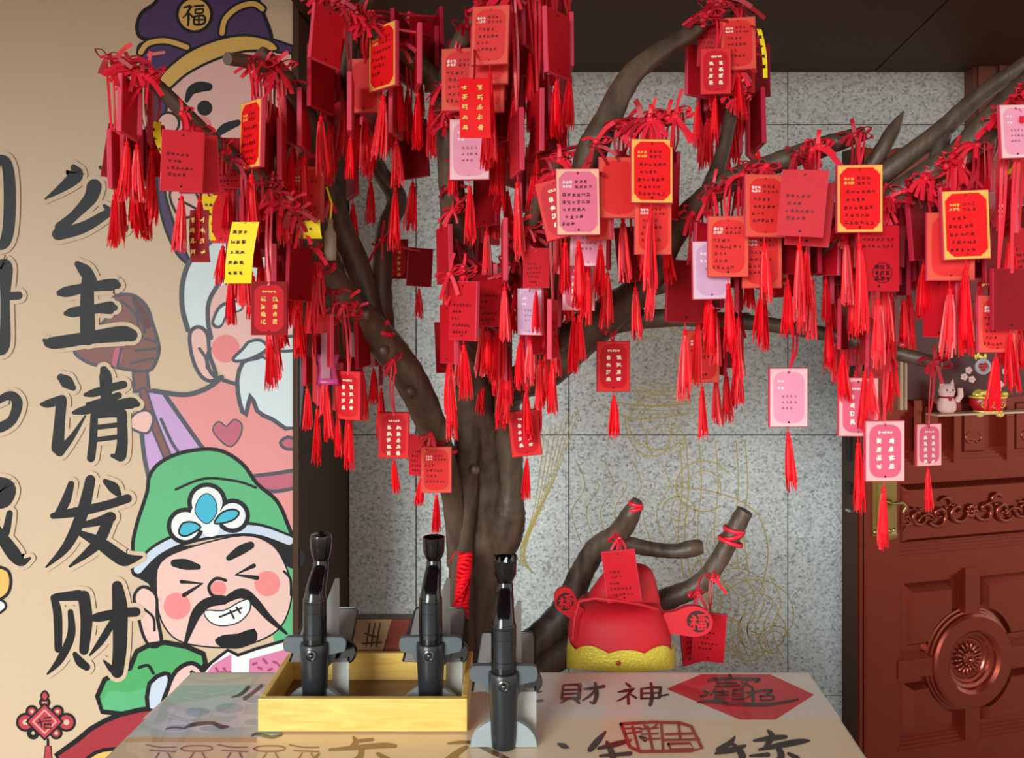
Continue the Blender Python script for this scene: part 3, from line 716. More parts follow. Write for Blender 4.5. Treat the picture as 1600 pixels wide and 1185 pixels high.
# calligraphy: cai shen
for st in ([(880, 1072, 4), (878, 1092, 5)], [(882, 1071, 3), (906, 1070, 4)], [(906, 1070, 6), (904, 1092, 6)], [(882, 1079, 3), (904, 1078, 3)], [(882, 1085, 3), (903, 1084, 3)], [(878, 1092, 4), (906, 1091, 4)], [(886, 1093, 4), (876, 1099, 2)], [(898, 1093, 4), (905, 1099, 4)],
           [(912, 1077, 3), (926, 1076, 5), (944, 1073, 5)], [(930, 1068, 5), (932, 1085, 7), (928, 1099, 5), (922, 1097, 2)], [(930, 1079, 4), (920, 1089, 4), (910, 1095, 2)],
           [(978, 1068, 3), (984, 1073, 5)], [(966, 1082, 2), (978, 1080, 5), (990, 1077, 4)], [(988, 1078, 4), (978, 1089, 4), (964, 1096, 2)], [(981, 1086, 4), (982, 1100, 5)], [(986, 1086, 3), (994, 1091, 4)],
           [(1002, 1077, 4), (1002, 1092, 4)], [(1002, 1077, 3), (1020, 1075, 4), (1032, 1075, 4)], [(1032, 1075, 5), (1030, 1091, 5)], [(1003, 1084, 3), (1030, 1083, 3)], [(1002, 1092, 3), (1030, 1091, 3)], [(1017, 1068, 4), (1019, 1088, 6), (1016, 1102, 6)], [(1030, 1088, 3), (1044, 1086, 3)],
           [(838, 1072, 3), (846, 1071, 3)], [(836, 1082, 3), (846, 1081, 3)], [(836, 1096, 4), (848, 1095, 4)], [(832, 1070, 4), (830, 1098, 4)]): TS(st, 'ink', 3)
m.fill([(1041, 1077), (1096, 1054), (1203, 1054), (1272, 1086), (1212, 1125), (1156, 1125)], mpt, 2, ti['red'])
for st in ([(1140, 1055, 4), (1144, 1060, 3)], [(1106, 1066, 2), (1112, 1062, 5), (1150, 1061, 4), (1186, 1062, 5), (1180, 1066, 3)], [(1120, 1068, 3), (1150, 1067, 3)], [(1118, 1073, 3), (1156, 1072, 3)], [(1134, 1064, 3), (1134, 1074, 3)], [(1158, 1066, 3), (1176, 1074, 3)], [(1168, 1064, 3), (1160, 1075, 3)],
           [(1100, 1080, 3), (1106, 1083, 4)], [(1094, 1088, 3), (1104, 1087, 4)], [(1118, 1078, 4), (1110, 1086, 3)], [(1118, 1080, 3), (1118, 1096, 4)], [(1118, 1082, 3), (1138, 1081, 3)], [(1118, 1087, 3), (1138, 1086, 3)], [(1118, 1092, 3), (1140, 1091, 3)], [(1129, 1079, 3), (1129, 1094, 3)],
           [(1146, 1079, 3), (1145, 1093, 4)], [(1146, 1079, 3), (1160, 1079, 4), (1160, 1092, 4)], [(1147, 1084, 2), (1159, 1084, 2)], [(1147, 1088, 2), (1159, 1088, 2)], [(1144, 1093, 3), (1162, 1093, 3)], [(1166, 1083, 3), (1184, 1081, 4)], [(1176, 1077, 4), (1177, 1096, 5)], [(1174, 1085, 3), (1165, 1092, 2)],
           [(1186, 1080, 3), (1206, 1079, 4), (1198, 1085, 3)], [(1188, 1088, 3), (1206, 1087, 3), (1208, 1093, 3), (1190, 1094, 3), (1188, 1088, 3)],
           [(1090, 1098, 2), (1110, 1096, 5), (1150, 1100, 6), (1200, 1101, 5), (1248, 1093, 3)]): TS(st, 'ink', 5)
# red seal
for st in ([(970, 1132, 5), (1020, 1129, 5), (1062, 1130, 5), (1080, 1136, 5), (1097, 1170, 5), (1080, 1174, 5), (1000, 1175, 5), (984, 1168, 5), (970, 1132, 5)],
           [(1033, 1132, 4), (1036, 1174, 4)], [(1040, 1148, 4), (1082, 1147, 4)], [(1060, 1133, 4), (1063, 1156, 4)], [(1036, 1157, 4), (1092, 1156, 4)], [(1044, 1163, 4), (1078, 1162, 4), (1084, 1171, 4), (1048, 1172, 4), (1044, 1163, 4)],
           [(976, 1139, 3), (1000, 1138, 3)], [(978, 1147, 3), (1002, 1144, 3)], [(988, 1136, 4), (998, 1172, 4)], [(1000, 1140, 3), (1028, 1138, 3)], [(1002, 1148, 3), (1028, 1147, 3)], [(1004, 1156, 3), (1030, 1155, 3)], [(1012, 1136, 4), (1020, 1173, 4)], [(1006, 1134, 3), (1010, 1138, 3)], [(1026, 1133, 3), (1020, 1138, 3)], [(986, 1156, 3), (980, 1164, 3)]): TS(st, 'seal', 6, k=1)
# big lower characters
for st in ([(872, 1163, 3), (880, 1166, 8), (888, 1169, 3)], [(946, 1144, 3), (934, 1158, 10), (922, 1172, 9)], [(935, 1170, 5), (960, 1164, 9), (982, 1158, 6)], [(948, 1160, 5), (956, 1178, 10), (962, 1200, 8)], [(938, 1182, 5), (985, 1178, 7)], [(1000, 1152, 4), (1008, 1156, 8)],
           [(1148, 1152, 3), (1140, 1162, 9), (1122, 1172, 8)], [(1118, 1178, 4), (1146, 1172, 10), (1164, 1166, 5)], [(1146, 1164, 6), (1160, 1182, 12), (1152, 1200, 9)], [(1200, 1142, 4), (1206, 1152, 10), (1196, 1168, 6)], [(1178, 1158, 4), (1206, 1154, 9), (1228, 1152, 6)],
           [(1186, 1172, 4), (1214, 1166, 9), (1246, 1160, 10), (1264, 1158, 4)], [(1216, 1168, 8), (1220, 1186, 12), (1200, 1206, 8)], [(1232, 1178, 5), (1246, 1186, 9)], [(1172, 1182, 4), (1200, 1180, 8)]): TS(st, 'ink', 4)
tparts(m, 'printed_sheet', TM)

# ================================================================= TRAY and desk stands
tf = TPX(403, 1147); X0, X1 = tf.x, (730 - 800) / F * tf.y; Y0 = tf.y; Y1 = 1.69; ZTR = 0.817
tray = tag(empty('wooden_tray', ((X0+X1)/2, Y0, ZTB + 0.002)), 'yellow varnished wooden tray holding two black stands', 'tray')
def traypart(name, lo, hi, mt):
    m = MB(); m.box(lo, hi); o = m.build(name, [mt]); part_at(o, tray)
    b = o.modifiers.new('bevel', 'BEVEL'); b.width = 0.0015; b.segments = 2
zb0 = ZTB + 0.0035
traypart('front_board', (X0, Y0, zb0), (X1, Y0 + 0.012, ZTR), M_TRAY); traypart('back_board', (X0, Y1 - 0.012, zb0), (X1, Y1, ZTR), M_TRAY)
traypart('side_board', (X0, Y0 + 0.012, zb0), (X0 + 0.012, Y1 - 0.012, ZTR), M_TRAY); traypart('side_board', (X1 - 0.012, Y0 + 0.012, zb0), (X1, Y1 - 0.012, ZTR), M_TRAY)
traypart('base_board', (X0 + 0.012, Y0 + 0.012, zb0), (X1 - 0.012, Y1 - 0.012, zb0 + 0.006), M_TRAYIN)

M_BLK = mat('black_satin_plastic', s2l(38, 41, 45), 0.28, 0.1, 0.10, 30)
M_BLKG = mat('black_gloss_plastic', s2l(12, 12, 14), 0.12, 0, 0.1, 30)
M_GREYP = mat('grey_plastic', s2l(86, 93, 97), 0.42, 0, 0.06, 30)
M_LIGHTP = mat('light_grey_plastic', s2l(150, 158, 160), 0.40, 0, 0.05, 30)
M_SCREW = mat('screw_chrome', s2l(90, 92, 94), 0.15, 0.9)
def tinted():
    m = bpy.data.materials.new('smoked_acrylic'); m.use_nodes = True
    nt = m.node_tree; n = nt.nodes; l = nt.links; b = n['Principled BSDF']
    b.inputs['Roughness'].default_value = 0.06
    no = n.new('ShaderNodeTexNoise'); no.inputs['Scale'].default_value = 2
    r = n.new('ShaderNodeValToRGB'); r.color_ramp.elements[0].color = (0.20, 0.185, 0.18, 1); r.color_ramp.elements[1].color = (0.34, 0.32, 0.31, 1)
    l.new(no.outputs[0], r.inputs[0]); l.new(r.outputs[0], b.inputs['Base Color'])
    b.inputs['Alpha'].default_value = 0.72
    return m
M_SMOKE = tinted()
M_CLEAR = tinted(); M_CLEAR.name = 'frosted_acrylic'
M_CLEAR.node_tree.nodes['Principled BSDF'].inputs['Alpha'].default_value = 0.7
for e_, c_ in zip(M_CLEAR.node_tree.nodes['Color Ramp'].color_ramp.elements, ((0.42, 0.42, 0.40, 1), (0.62, 0.62, 0.6, 1))): e_.color = c_

def stand(loc, label, open_top, sc=1.0):
    o = tag(empty('telescopic_desk_stand', loc), label, 'stand', 'black telescopic desk stands')
    def q(m, name, mats, sa=35): 
        ob = m.build(name, mats, o, fix=True); smooth_by_angle(ob, sa); return ob
    # foot: upright half-moon plate with a flat sole
    m = MB(); pts = [Vector((0.062*math.cos(a), -0.006, 0.052*math.sin(a))) for a in [math.pi*k/20 for k in range(21)]]
    m.extrude(pts, Vector((0, 0.012, 0)))
    q(m, 'foot_plate', [M_LIGHTP])
    m = MB(); pts = [Vector((0.06*math.cos(a), 0.006 + 0.085*math.sin(a), 0)) for a in [math.pi*k/16 for k in range(17)]]
    m.extrude(pts, Vector((0, 0, 0.006))); q(m, 'sole', [M_GREYP])
    # lower sleeve
    m = MB(); m.lathe([(0.0225, 0.0005), (0.0242, 0.02), (0.0265, 0.08), (0.0290, 0.122), (0.0290, 0.136), (0.0278, 0.138), (0.0278, 0.141), (0.022, 0.142)], 28)
    sl = q(m, 'lower_sleeve', [M_BLK])
    m = MB(); m.lathe([(0.0105, 0.0), (0.0105, 0.003), (0.0085, 0.004), (0.0085, 0.0015), (0.001, 0.0015)], 18, 0, Matrix.Translation((0, -0.0277, 0.124)) @ Matrix.Rotation(R(90), 4, 'X'))
    m.ellip((0, -0.0302, 0.124), (0.005, 0.004, 0.005), 10, 7); ob = m.build('screw', [M_SCREW], sl); smooth_by_angle(ob)
    # upper tube with inset grip panel
    m = MB(); m.lathe([(0.0236, 0.14), (0.0236, 0.226), (0.0226, 0.229), (0.019, 0.230)], 28)
    up = q(m, 'upper_tube', [M_BLKG])
    m = MB()
    for z0, z1 in ((0.152, 0.162), (0.163, 0.203), (0.204, 0.222)):
        N = 8; vv = []
        for r in (0.0240, 0.0245):
            for z in (z0, z1):
                for k in range(N + 1):
                    a = R(-90 - 32 + 64*k/N); vv.append((r*math.cos(a), r*math.sin(a), z))
        n1 = N + 1
        m.add(vv, [(2*n1+k, 2*n1+k+1, 3*n1+k+1, 3*n1+k) for k in range(N)] + [(k, k+1, 2*n1+k+1, 2*n1+k) for k in range(N)] + [(n1+k, 3*n1+k, 3*n1+k+1, n1+k+1) for k in range(N)])
    ob = m.build('grip_panel', [M_BLK], up)
    # side wings and rear disc
    for s in (-1, 1):
        m = MB(); m.extrude([Vector((s*x, -0.004, z)) for x, z in catmull([(0.018, 0.150), (0.050, 0.150), (0.060, 0.147), (0.063, 0.136), (0.060, 0.123), (0.048, 0.119), (0.018, 0.112)], 3, False)], Vector((0, 0.012, 0)))
        q(m, 'wing', [M_GREYP])
    m = MB(); m.lathe([(0.038, 0), (0.040, 0.002), (0.040, 0.008), (0.038, 0.010)], 30, 0, Matrix.Translation((0, 0.024, 0.115)) @ Matrix.Rotation(R(90), 4, 'X')); q(m, 'rear_disc', [M_GREYP])
    m = MB(); m.lathe([(0.022, 0), (0.024, 0.003), (0.024, 0.02), (0.022, 0.023)], 22, 0, Matrix.Translation((0.05, 0.062, 0.092)) @ Matrix.Rotation(R(70), 4, 'X')); q(m, 'clamp_knob', [M_BLKG])
    # bent neck and cup head
    m = MB(); m.tube(catmull([(0, 0, 0.224), (0, 0.004, 0.238), (0.001, 0.022, 0.258), (0.002, 0.036, 0.272), (0.002, 0.042, 0.288)], 4), [0.0225 - 0.007*min(1, k/14) for k in range(17)], 18)
    q(m, 'neck', [M_BLKG], 60)
    m = MB(); m.lathe([(0.0150, 0.286), (0.0150, 0.289)], 20, 0, Matrix.Translation((0.002, 0.042, 0))); q(m, 'neck_ring', [M_SCREW])
    Th = Matrix.Translation((0.002, 0.042, 0))
    m = MB()
    if open_top:
        m.lathe([(0.012, 0.289), (0.0175, 0.297), (0.0220, 0.308), (0.0228, 0.338), (0.0205, 0.338), (0.0195, 0.312), (0.001, 0.306)], 24, 0, Th)
        if open_top > 1:
            for k in range(5): a = R(200 + k*38); m.tube([Th @ Vector((0.0195*math.cos(a), 0.0195*math.sin(a), 0.336)), Th @ Vector((0.0205*math.cos(a+0.1), 0.0205*math.sin(a+0.1), 0.345))], [0.006, 0.003], 5)
    else:
        m.lathe([(0.013, 0.289), (0.0175, 0.297), (0.0212, 0.316), (0.0222, 0.334), (0.0205, 0.343), (0.012, 0.347), (0.001, 0.348)], 24, 0, Th)
    q(m, 'cup_head', [M_BLKG], 40)
    # smoked panel leaning back and slim frosted rail
    m = MB(); M2 = Matrix.Translation((0.002, 0.040, 0.092)) @ Matrix.Rotation(R(-52), 4, 'X')
    m.extrude([M2 @ Vector(p) for p in ((-0.062, 0, -0.01), (0.058, 0, -0.01), (0.060, 0, 0.10), (0.054, 0, 0.108), (-0.046, 0, 0.108), (-0.050, 0, 0.10))], M2.to_3x3() @ Vector((0, 0.004, 0))); q(m, 'smoked_panel', [M_SMOKE])
    m = MB(); m.tube([M2 @ Vector(p) for p in ((-0.062, 0, -0.01), (-0.050, 0, 0.10), (-0.046, 0, 0.109), (0.054, 0, 0.109), (0.060, 0, 0.10), (0.058, 0, -0.01))], 0.0022, 6); q(m, 'panel_rim', [M_BLKG], 60)
    m = MB(); m.extrude([Vector((x, 0.062, z)) for x, z in ((0.006, 0.10), (0.034, 0.10), (0.034, 0.245), (0.026, 0.245), (0.006, 0.19))], Vector((0, 0.005, 0))); q(m, 'frosted_rail', [M_CLEAR])
    m = MB(); m.box((0.028, 0.03, 0.006), (0.062, 0.034, 0.085)); q(m, 'support_plate', [M_CLEAR])
    return o
zt = zb0 + 0.0062
D1 = 1.545
def atD(px, D, z): return ((px - 800) / F * D, D, z)
stand(atD(492, D1, zt), 'black telescopic stand with a closed domed head, in the yellow tray', 0)
stand(atD(673, D1, zt), 'black telescopic stand with an open cup head, in the yellow tray', 1)
stand(atD(787, 1.436, ZTB + 0.0022), 'black telescopic stand with a jagged cup head, standing outside the tray on the sheet', 2)

# dark box with tan and red panels behind the tray
bx = tag(empty('panelled_box', (-0.28, 1.712, ZTB + 0.002)), 'dark glossy box with tan and red panels behind the yellow tray', 'box')
M_BOXD = mat('dark_box_card', s2l(62, 44, 38), 0.15, 0, 0.1, 20, 0, 0.5)
m = MB(); b0 = (505 - 800) / F * 1.70; b1 = (732 - 800) / F * 1.70
m.box((b0, 1.700, ZTB + 0.003), (b1, 1.727, 0.884)); part_at(m.build('carton', [M_BOXD]), bx)
mpb = lambda x, y, L: P(x, y, 1.70) + Vector((0, -0.0005 - 0.0003*L, 0))
m = MB()
m.fill([(555, 968), (612, 968), (598, 1018), (540, 1018)], mpb, 0, 0); m.fill([(612, 968), (642, 968), (626, 1018), (600, 1018)], mpb, 0, 1)
for st in ([(578, 974), (572, 1010)], [(586, 974), (580, 1010)], [(594, 974), (588, 1010)], [(566, 1006), (596, 1004)], [(570, 990), (590, 996)]): m.stroke([(x, y, 2.4) for x, y in st], mpb, 1, 2, k=1)
part_at(m.build('coloured_panel', [mat('box_tan', s2l(150, 122, 88), 0.2), mat('box_red', s2l(112, 52, 44), 0.2), mat('box_dark', s2l(60, 44, 36), 0.3)]), bx)

# ================================================================= TREE
tree = tag(empty('wish_tree', P(745, 1040, 2.0) * 1.0), 'bare brown wish tree with lopped limbs hung with red tags', 'tree')
tree.location.z = 0.0
pr = MB(); pr.box((-0.40, 1.80, 0.0), (0.58, 2.30, 0.40)); pr.box((-0.42, 1.785, 0.38), (0.60, 2.315, 0.425)); part_at(pr.build('planter_box', [M_BROWN]), tree)
BR = {}          # name -> list of (px,py,D,r_px)
def B(name, pts): BR[name] = pts
B('trunk', [(744,1160,2.07,50),(744,1060,2.07,45),(745,980,2.07,41),(748,900,2.06,39),(754,830,2.05,37),(760,760,2.02,35),(756,700,2.0,34),(742,640,1.93,36),(736,560,1.85,28),(722,440,1.7,24),(706,300,1.58,20),(698,190,1.52,18),(694,130,1.5,17)])
B('stem_a', [(722,1180,2.0,24),(722,1055,2.0,23),(720,930,1.99,20),(722,850,1.98,17),(732,780,1.965,15),(728,720,1.93,19),(732,650,1.9,22),(728,600,1.86,20)])
B('stem_b', [(776,900,2.05,6),(784,868,2.03,18),(791,835,2.01,26),(797,800,1.99,24),(798,770,1.98,19),(797,720,1.97,20),(790,660,1.94,20),(800,610,1.86,24),(850,575,1.76,34),(905,525,1.68,34),(960,485,1.6,28),(1010,440,1.5,24),(1060,355,1.36,20),(1125,292,1.28,18),(1200,260,1.26,17),(1290,228,1.24,16),(1352,208,1.22,11)])
B('left_limb', [(718,880,2.0,20),(708,780,1.95,17),(690,715,1.88,22),(672,660,1.83,24),(642,595,1.76,26),(596,530,1.7,26),(545,478,1.62,26),(505,420,1.56,24),(480,360,1.48,20),(440,310,1.42,16),(330,218,1.34,13),(240,130,1.28,11),(176,94,1.25,8)])
B('left_limb_fork', [(604,545,1.71,20),(580,480,1.72,20),(556,410,1.70,20),(530,345,1.66,18),(505,270,1.6,17),(480,180,1.5,15),(440,115,1.42,14),(405,82,1.38,12)])
B('left_twig', [(440,115,1.42,11),(395,98,1.37,11),(355,92,1.32,10)])
B('mid_fork', [(600,530,1.72,18),(596,440,1.74,16),(604,360,1.76,15),(620,312,1.77,16),(590,262,1.74,13),(560,190,1.66,13),(545,110,1.58,13),(560,40,1.5,12),(590,-30,1.45,12)])
B('cut_stub', [(600,520,1.70,14),(560,475,1.64,13),(525,455,1.6,11)])
B('high_left', [(696,150,1.5,18),(660,105,1.5,16),(600,60,1.47,14),(540,18,1.44,12),(490,-12,1.42,10)])
B('high_mid', [(694,140,1.5,17),(730,50,1.42,15),(790,0,1.37,13),(880,-28,1.33,12)])
B('centre_rise', [(734,560,1.85,20),(770,470,1.6,17),(815,380,1.45,15),(850,300,1.36,12),(880,245,1.30,10)])
B('centre_stub', [(770,470,1.6,14),(742,440,1.5,12),(700,428,1.46,9)])
B('tall_right', [(840,580,1.78,24),(868,450,1.54,22),(898,320,1.32,20),(925,235,1.26,24),(945,195,1.26,22),(985,120,1.28,18),(1040,75,1.31,15),(1075,55,1.33,14),(1120,10,1.35,12),(1160,-30,1.36,12)])
B('right_stub', [(935,212,1.27,14),(980,198,1.24,12),(1068,184,1.2,9)])
B('low_right', [(905,528,1.69,22),(960,505,1.64,18),(1060,497,1.57,14),(1180,505,1.48,12),(1290,522,1.40,11),(1380,546,1.35,11),(1466,569,1.31,11)])
B('far_right', [(1000,446,1.52,20),(1120,425,1.44,18),(1250,405,1.36,18),(1340,345,1.27,20),(1420,290,1.22,20),(1500,240,1.19,22),(1560,180,1.16,24),(1630,115,1.14,24)])
B('far_right_upper', [(1290,385,1.32,14),(1350,300,1.26,15),(1410,250,1.24,16),(1470,205,1.23,15),(1530,150,1.22,13),(1610,95,1.2,12)])
B('link_twig', [(1478,200,1.23,11),(1462,250,1.22,11),(1440,300,1.21,9)])
B('pointed_twig', [(1352,272,1.26,12),(1376,238,1.25,12),(1396,202,1.25,10),(1412,174,1.25,1)])
B('mid_twig', [(1090,330,1.32,10),(1112,290,1.30,14),(1130,235,1.32,11),(1145,160,1.34,10),(1150,60,1.36,9),(1150,-20,1.36,9)])
B('base_limb', [(800,1050,2.08,30),(840,1005,2.1,27),(880,960,2.11,23),(904,905,2.10,19),(930,860,2.07,18),(965,835,2.03,17),(985,805,2.0,15),(996,782,1.99,8)])
B('base_stub', [(962,845,2.04,13),(1000,855,2.03,12),(1050,862,2.02,11),(1078,858,2.01,13),(1096,854,2.01,11)])
B('base_limb_right', [(800,1070,2.06,26),(880,1020,2.08,22),(940,985,2.09,20),(1030,942,2.10,17),(1090,915,2.08,15),(1120,880,2.06,14),(1142,840,2.05,14),(1164,798,2.04,13)])
SAMP = []
rb = random.Random(2)
for name, pts in BR.items():
    c = catmull(pts, 8)
    c3 = [P(x, y, D) for x, y, D, r in c]; rr = [max(0.0015, r / F * D) for x, y, D, r in c]
    m = MB(); m.tube(c3, rr, 14, 0, True, 1.0, 0.10, rb)
    o = m.build('trunk' if name == 'trunk' else ('limb' if pts[0][3] >= 18 else 'branch'), [M_BARK]); smooth_by_angle(o, 70); part_at(o, tree)
    for x, y, D, r in c: SAMP.append((x, y, D, r, name))
# lichen-pale cut ends and knots
M_CUT = mat('cut_wood', s2l(128, 104, 84), 0.7, 0, 0.2, 60)
for x, y, D, r in ((1068,184,1.2,8), (1466,569,1.31,10), (1096,854,2.01,10)):
    m = MB(); p = P(x, y, D); m.lathe([(r/F*D*0.9, 0), (r/F*D*0.9, 0.002)], 14, 0, Matrix.Translation(p) @ Matrix.Rotation(R(90), 4, 'Y')); part_at(m.build('cut_end', [M_CUT]), tree)
for x, y, D, r in ((600,548,1.62,9), (640,612,1.72,9), (880,545,1.66,7), (572,492,1.60,8), (742,735,1.90,8), (700,702,1.83,8)):
    m = MB(); m.ellip(P(x, y, D), (r/F*D, r/F*D*0.8, r/F*D*1.1), 10, 7); part_at(m.build('knot', [M_BARK], smooth=True), tree)
# red cord wrapping on the front stem and bands on the branches
M_TASS = mat('red_silk_thread', s2l(246, 14, 32), 0.5, 0, 0.12, 200, spec=0.2)
M_TASD = mat('shaded_silk_thread', s2l(176, 8, 24), 0.5, 0, 0.12, 200, spec=0.2)  # darker copy of the thread, painting shade between strands
M_TASL = mat('lit_silk_thread', s2l(252, 62, 66), 0.45, 0, 0.1, 200)  # lighter copy of the thread, painting lit strands
M_RIB = mat('red_satin_ribbon', s2l(232, 34, 56), 0.4, 0, 0.12, 40)
M_RIBD = mat('dark_red_ribbon', s2l(168, 14, 34), 0.45, 0, 0.12, 40)
m = MB()
for k in range(15):
    y = 868 + k*6.2; x = 727 - k*0.5
    m.tube([P(x + 9*math.cos(a), y + 2*math.sin(a*2 + k), 1.915 + 0.014*math.sin(a)) for a in [q*0.5236 for q in range(13)]], 0.0052, 6, 0, False)
m.tube([P(720, 950, 1.90), P(735, 905, 1.895), P(722, 925, 1.895), P(708, 945, 1.9)], 0.003, 5); m.tube([P(724, 866, 1.90), P(712, 862, 1.9), P(702, 880, 1.9)], 0.0015, 5)
part_at(m.build('cord_wrapping', [M_TASS], smooth=True), tree)
def band(pts):
    m = MB()
    for (x, y, D, r, tilt) in pts:
        m.tube([P(x + r*math.cos(a), y + tilt*math.cos(a), D) + Vector((0, r/F*D*math.sin(a), 0)) for a in [q*0.5236 for q in range(13)]], 0.006, 5, 0, False, 0.6)
    part_at(m.build('ribbon_band', [M_RIB], smooth=True), tree)
band([(1144, 836, 2.05, 17, -5), (1141, 846, 2.05, 18, 6), (1147, 828, 2.05, 16, 3)]); band([(993, 788, 1.99, 10, 2), (991, 795, 1.995, 12, -3)]); band([(688, 700, 1.87, 25, 6)]); band([(588, 516, 1.69, 28, 8)])

# ================================================================= WISH TAGS
rng = random.Random(11)
BW, BH, BT = 0.066, 0.100, 0.0085
def tg(name, rgb, rough=0.5): return mat('tag_' + name, s2l(*rgb), rough, 0, 0.08, 60, spec=0.18)
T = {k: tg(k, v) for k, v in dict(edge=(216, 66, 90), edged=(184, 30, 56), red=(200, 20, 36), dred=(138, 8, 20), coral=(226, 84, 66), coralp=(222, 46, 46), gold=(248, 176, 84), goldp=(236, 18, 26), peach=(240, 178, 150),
     pinkp=(224, 108, 138), pale=(240, 190, 196), palep=(236, 150, 178), lav=(222, 184, 204), lavp=(206, 160, 192), fpf=(240, 170, 172), fpp=(216, 92, 122), cream=(246, 230, 206), ink=(52, 14, 24), white=(248, 226, 226), goldink=(238, 196, 110), yellow=(244, 214, 40), hole=(40, 8, 10)).items()}
def board_mesh(face, edge):
    m = MB(); w, h, t, b = BW/2, BH, BT/2, 0.0012
    z1, z0 = 0.008, 0.008 - h
    f0 = [(-w+b, -t, z0+b), (w-b, -t, z0+b), (w-b, -t, z1-b), (-w+b, -t, z1-b)]
    f1 = [(-w, -t+b, z0), (w, -t+b, z0), (w, -t+b, z1), (-w, -t+b, z1)]
    f2 = [(x, t-b, z) for x, y, z in f1]; f3 = [(x, t, z) for x, y, z in f0]
    m.add(f0, [(0,1,2,3)], 0); m.add(f3, [(3,2,1,0)], 0)
    for a, c in ((f0, f1), (f1, f2), (f2, f3)): m.add(a + c, [(i, 4+i, 4+(i+1) % 4, (i+1) % 4) for i in range(4)], 1)
    # drilled holes
    for z in (0.0005, 0.016 - h + 0.0):
        m.add([(0.0019*math.cos(a), -t-0.0002, z + 0.0019*math.sin(a)) for a in [q*0.785 for q in range(8)]], [tuple(range(8))], 2)
    return m.mesh('board', [face, edge, T['hole']])
def panel_mesh(col, style=0):
    w, h = BW/2, BH
    zc = 0.008 - h/2; pts = []
    a, b = w - 0.0065, h/2 - 0.0065
    if style == 0:      # rounded oblong
        r = 0.017
        for cx, cz, a0 in ((a-r, b-r, 0), (-a+r, b-r, 90), (-a+r, -b+r, 180), (a-r, -b+r, 270)):
            for q in range(6): pts.append((cx + r*math.cos(R(a0 + 18*q)), cz + r*math.sin(R(a0 + 18*q))))
    else:               # frame with scalloped corners
        a, b = w - 0.0042, h/2 - 0.0045; r = 0.010
        for cx, cz, sg in ((a, b, (1, 1)), (-a, b, (-1, 1)), (-a, -b, (-1, -1)), (a, -b, (1, -1))):
            seq = [(cx, cz - sg[1]*r), (cx - sg[0]*0.003, cz - sg[1]*0.0075), (cx - sg[0]*0.0045, cz - sg[1]*0.0045), (cx - sg[0]*0.0075, cz - sg[1]*0.003), (cx - sg[0]*r, cz)]
            if sg[0]*sg[1] < 0: seq = seq[::-1]
            pts += seq
    m = MB(); y = -BT/2 - 0.0002
    tr = tessellate_polygon([[Vector((x, z, 0)) for x, z in pts]])
    m.add([(x, y, zc + z) for x, z in pts], tr, 0)
    return m.mesh('print_panel', [col])
def glyph(m, rg, cx, cz, s, y, mi, th=0.13):
    """one small block character: a few level strokes, uprights and slants"""
    L = []
    nh, nv = rg.randint(1, 3), rg.randint(1, 2)
    tl = rg.uniform(0.02, 0.14)
    for q in range(nh):
        z = -0.36 + 0.72*(q + rg.uniform(0.2, 0.8))/nh; a = rg.uniform(0.18, 0.42)
        L.append((-a + rg.uniform(-0.06, 0.1), z, a + rg.uniform(-0.06, 0.1), z + tl))
    for q in range(nv):
        x = -0.36 + 0.72*(q + rg.uniform(0.2, 0.8))/nv; a = rg.uniform(0.2, 0.44)
        L.append((x, a, x + rg.uniform(-0.05, 0.03), -a))
    for q in range(rg.randint(1, 2)):
        x = rg.uniform(-0.15, 0.2); d = rg.choice((-1, 1))
        L.append((x, rg.uniform(-0.1, 0.25), x + d*rg.uniform(0.2, 0.4), rg.uniform(-0.45, -0.25)))
    for k, (x0, z0, x1, z1) in enumerate(L):
        a = Vector((cx + s*x0, cz + s*z0)); b = Vector((cx + s*x1, cz + s*z1)); d = b - a
        n = Vector((-d.y, d.x)).normalized()*s*th/2; yy = y - 0.00002*(k % 4)
        m.add([(a.x - n.x, yy, a.y - n.y), (b.x - n.x*0.6, yy, b.y - n.y*0.6), (b.x + n.x*0.6, yy, b.y + n.y*0.6), (a.x + n.x, yy, a.y + n.y)], [(0,1,2,3)], mi)
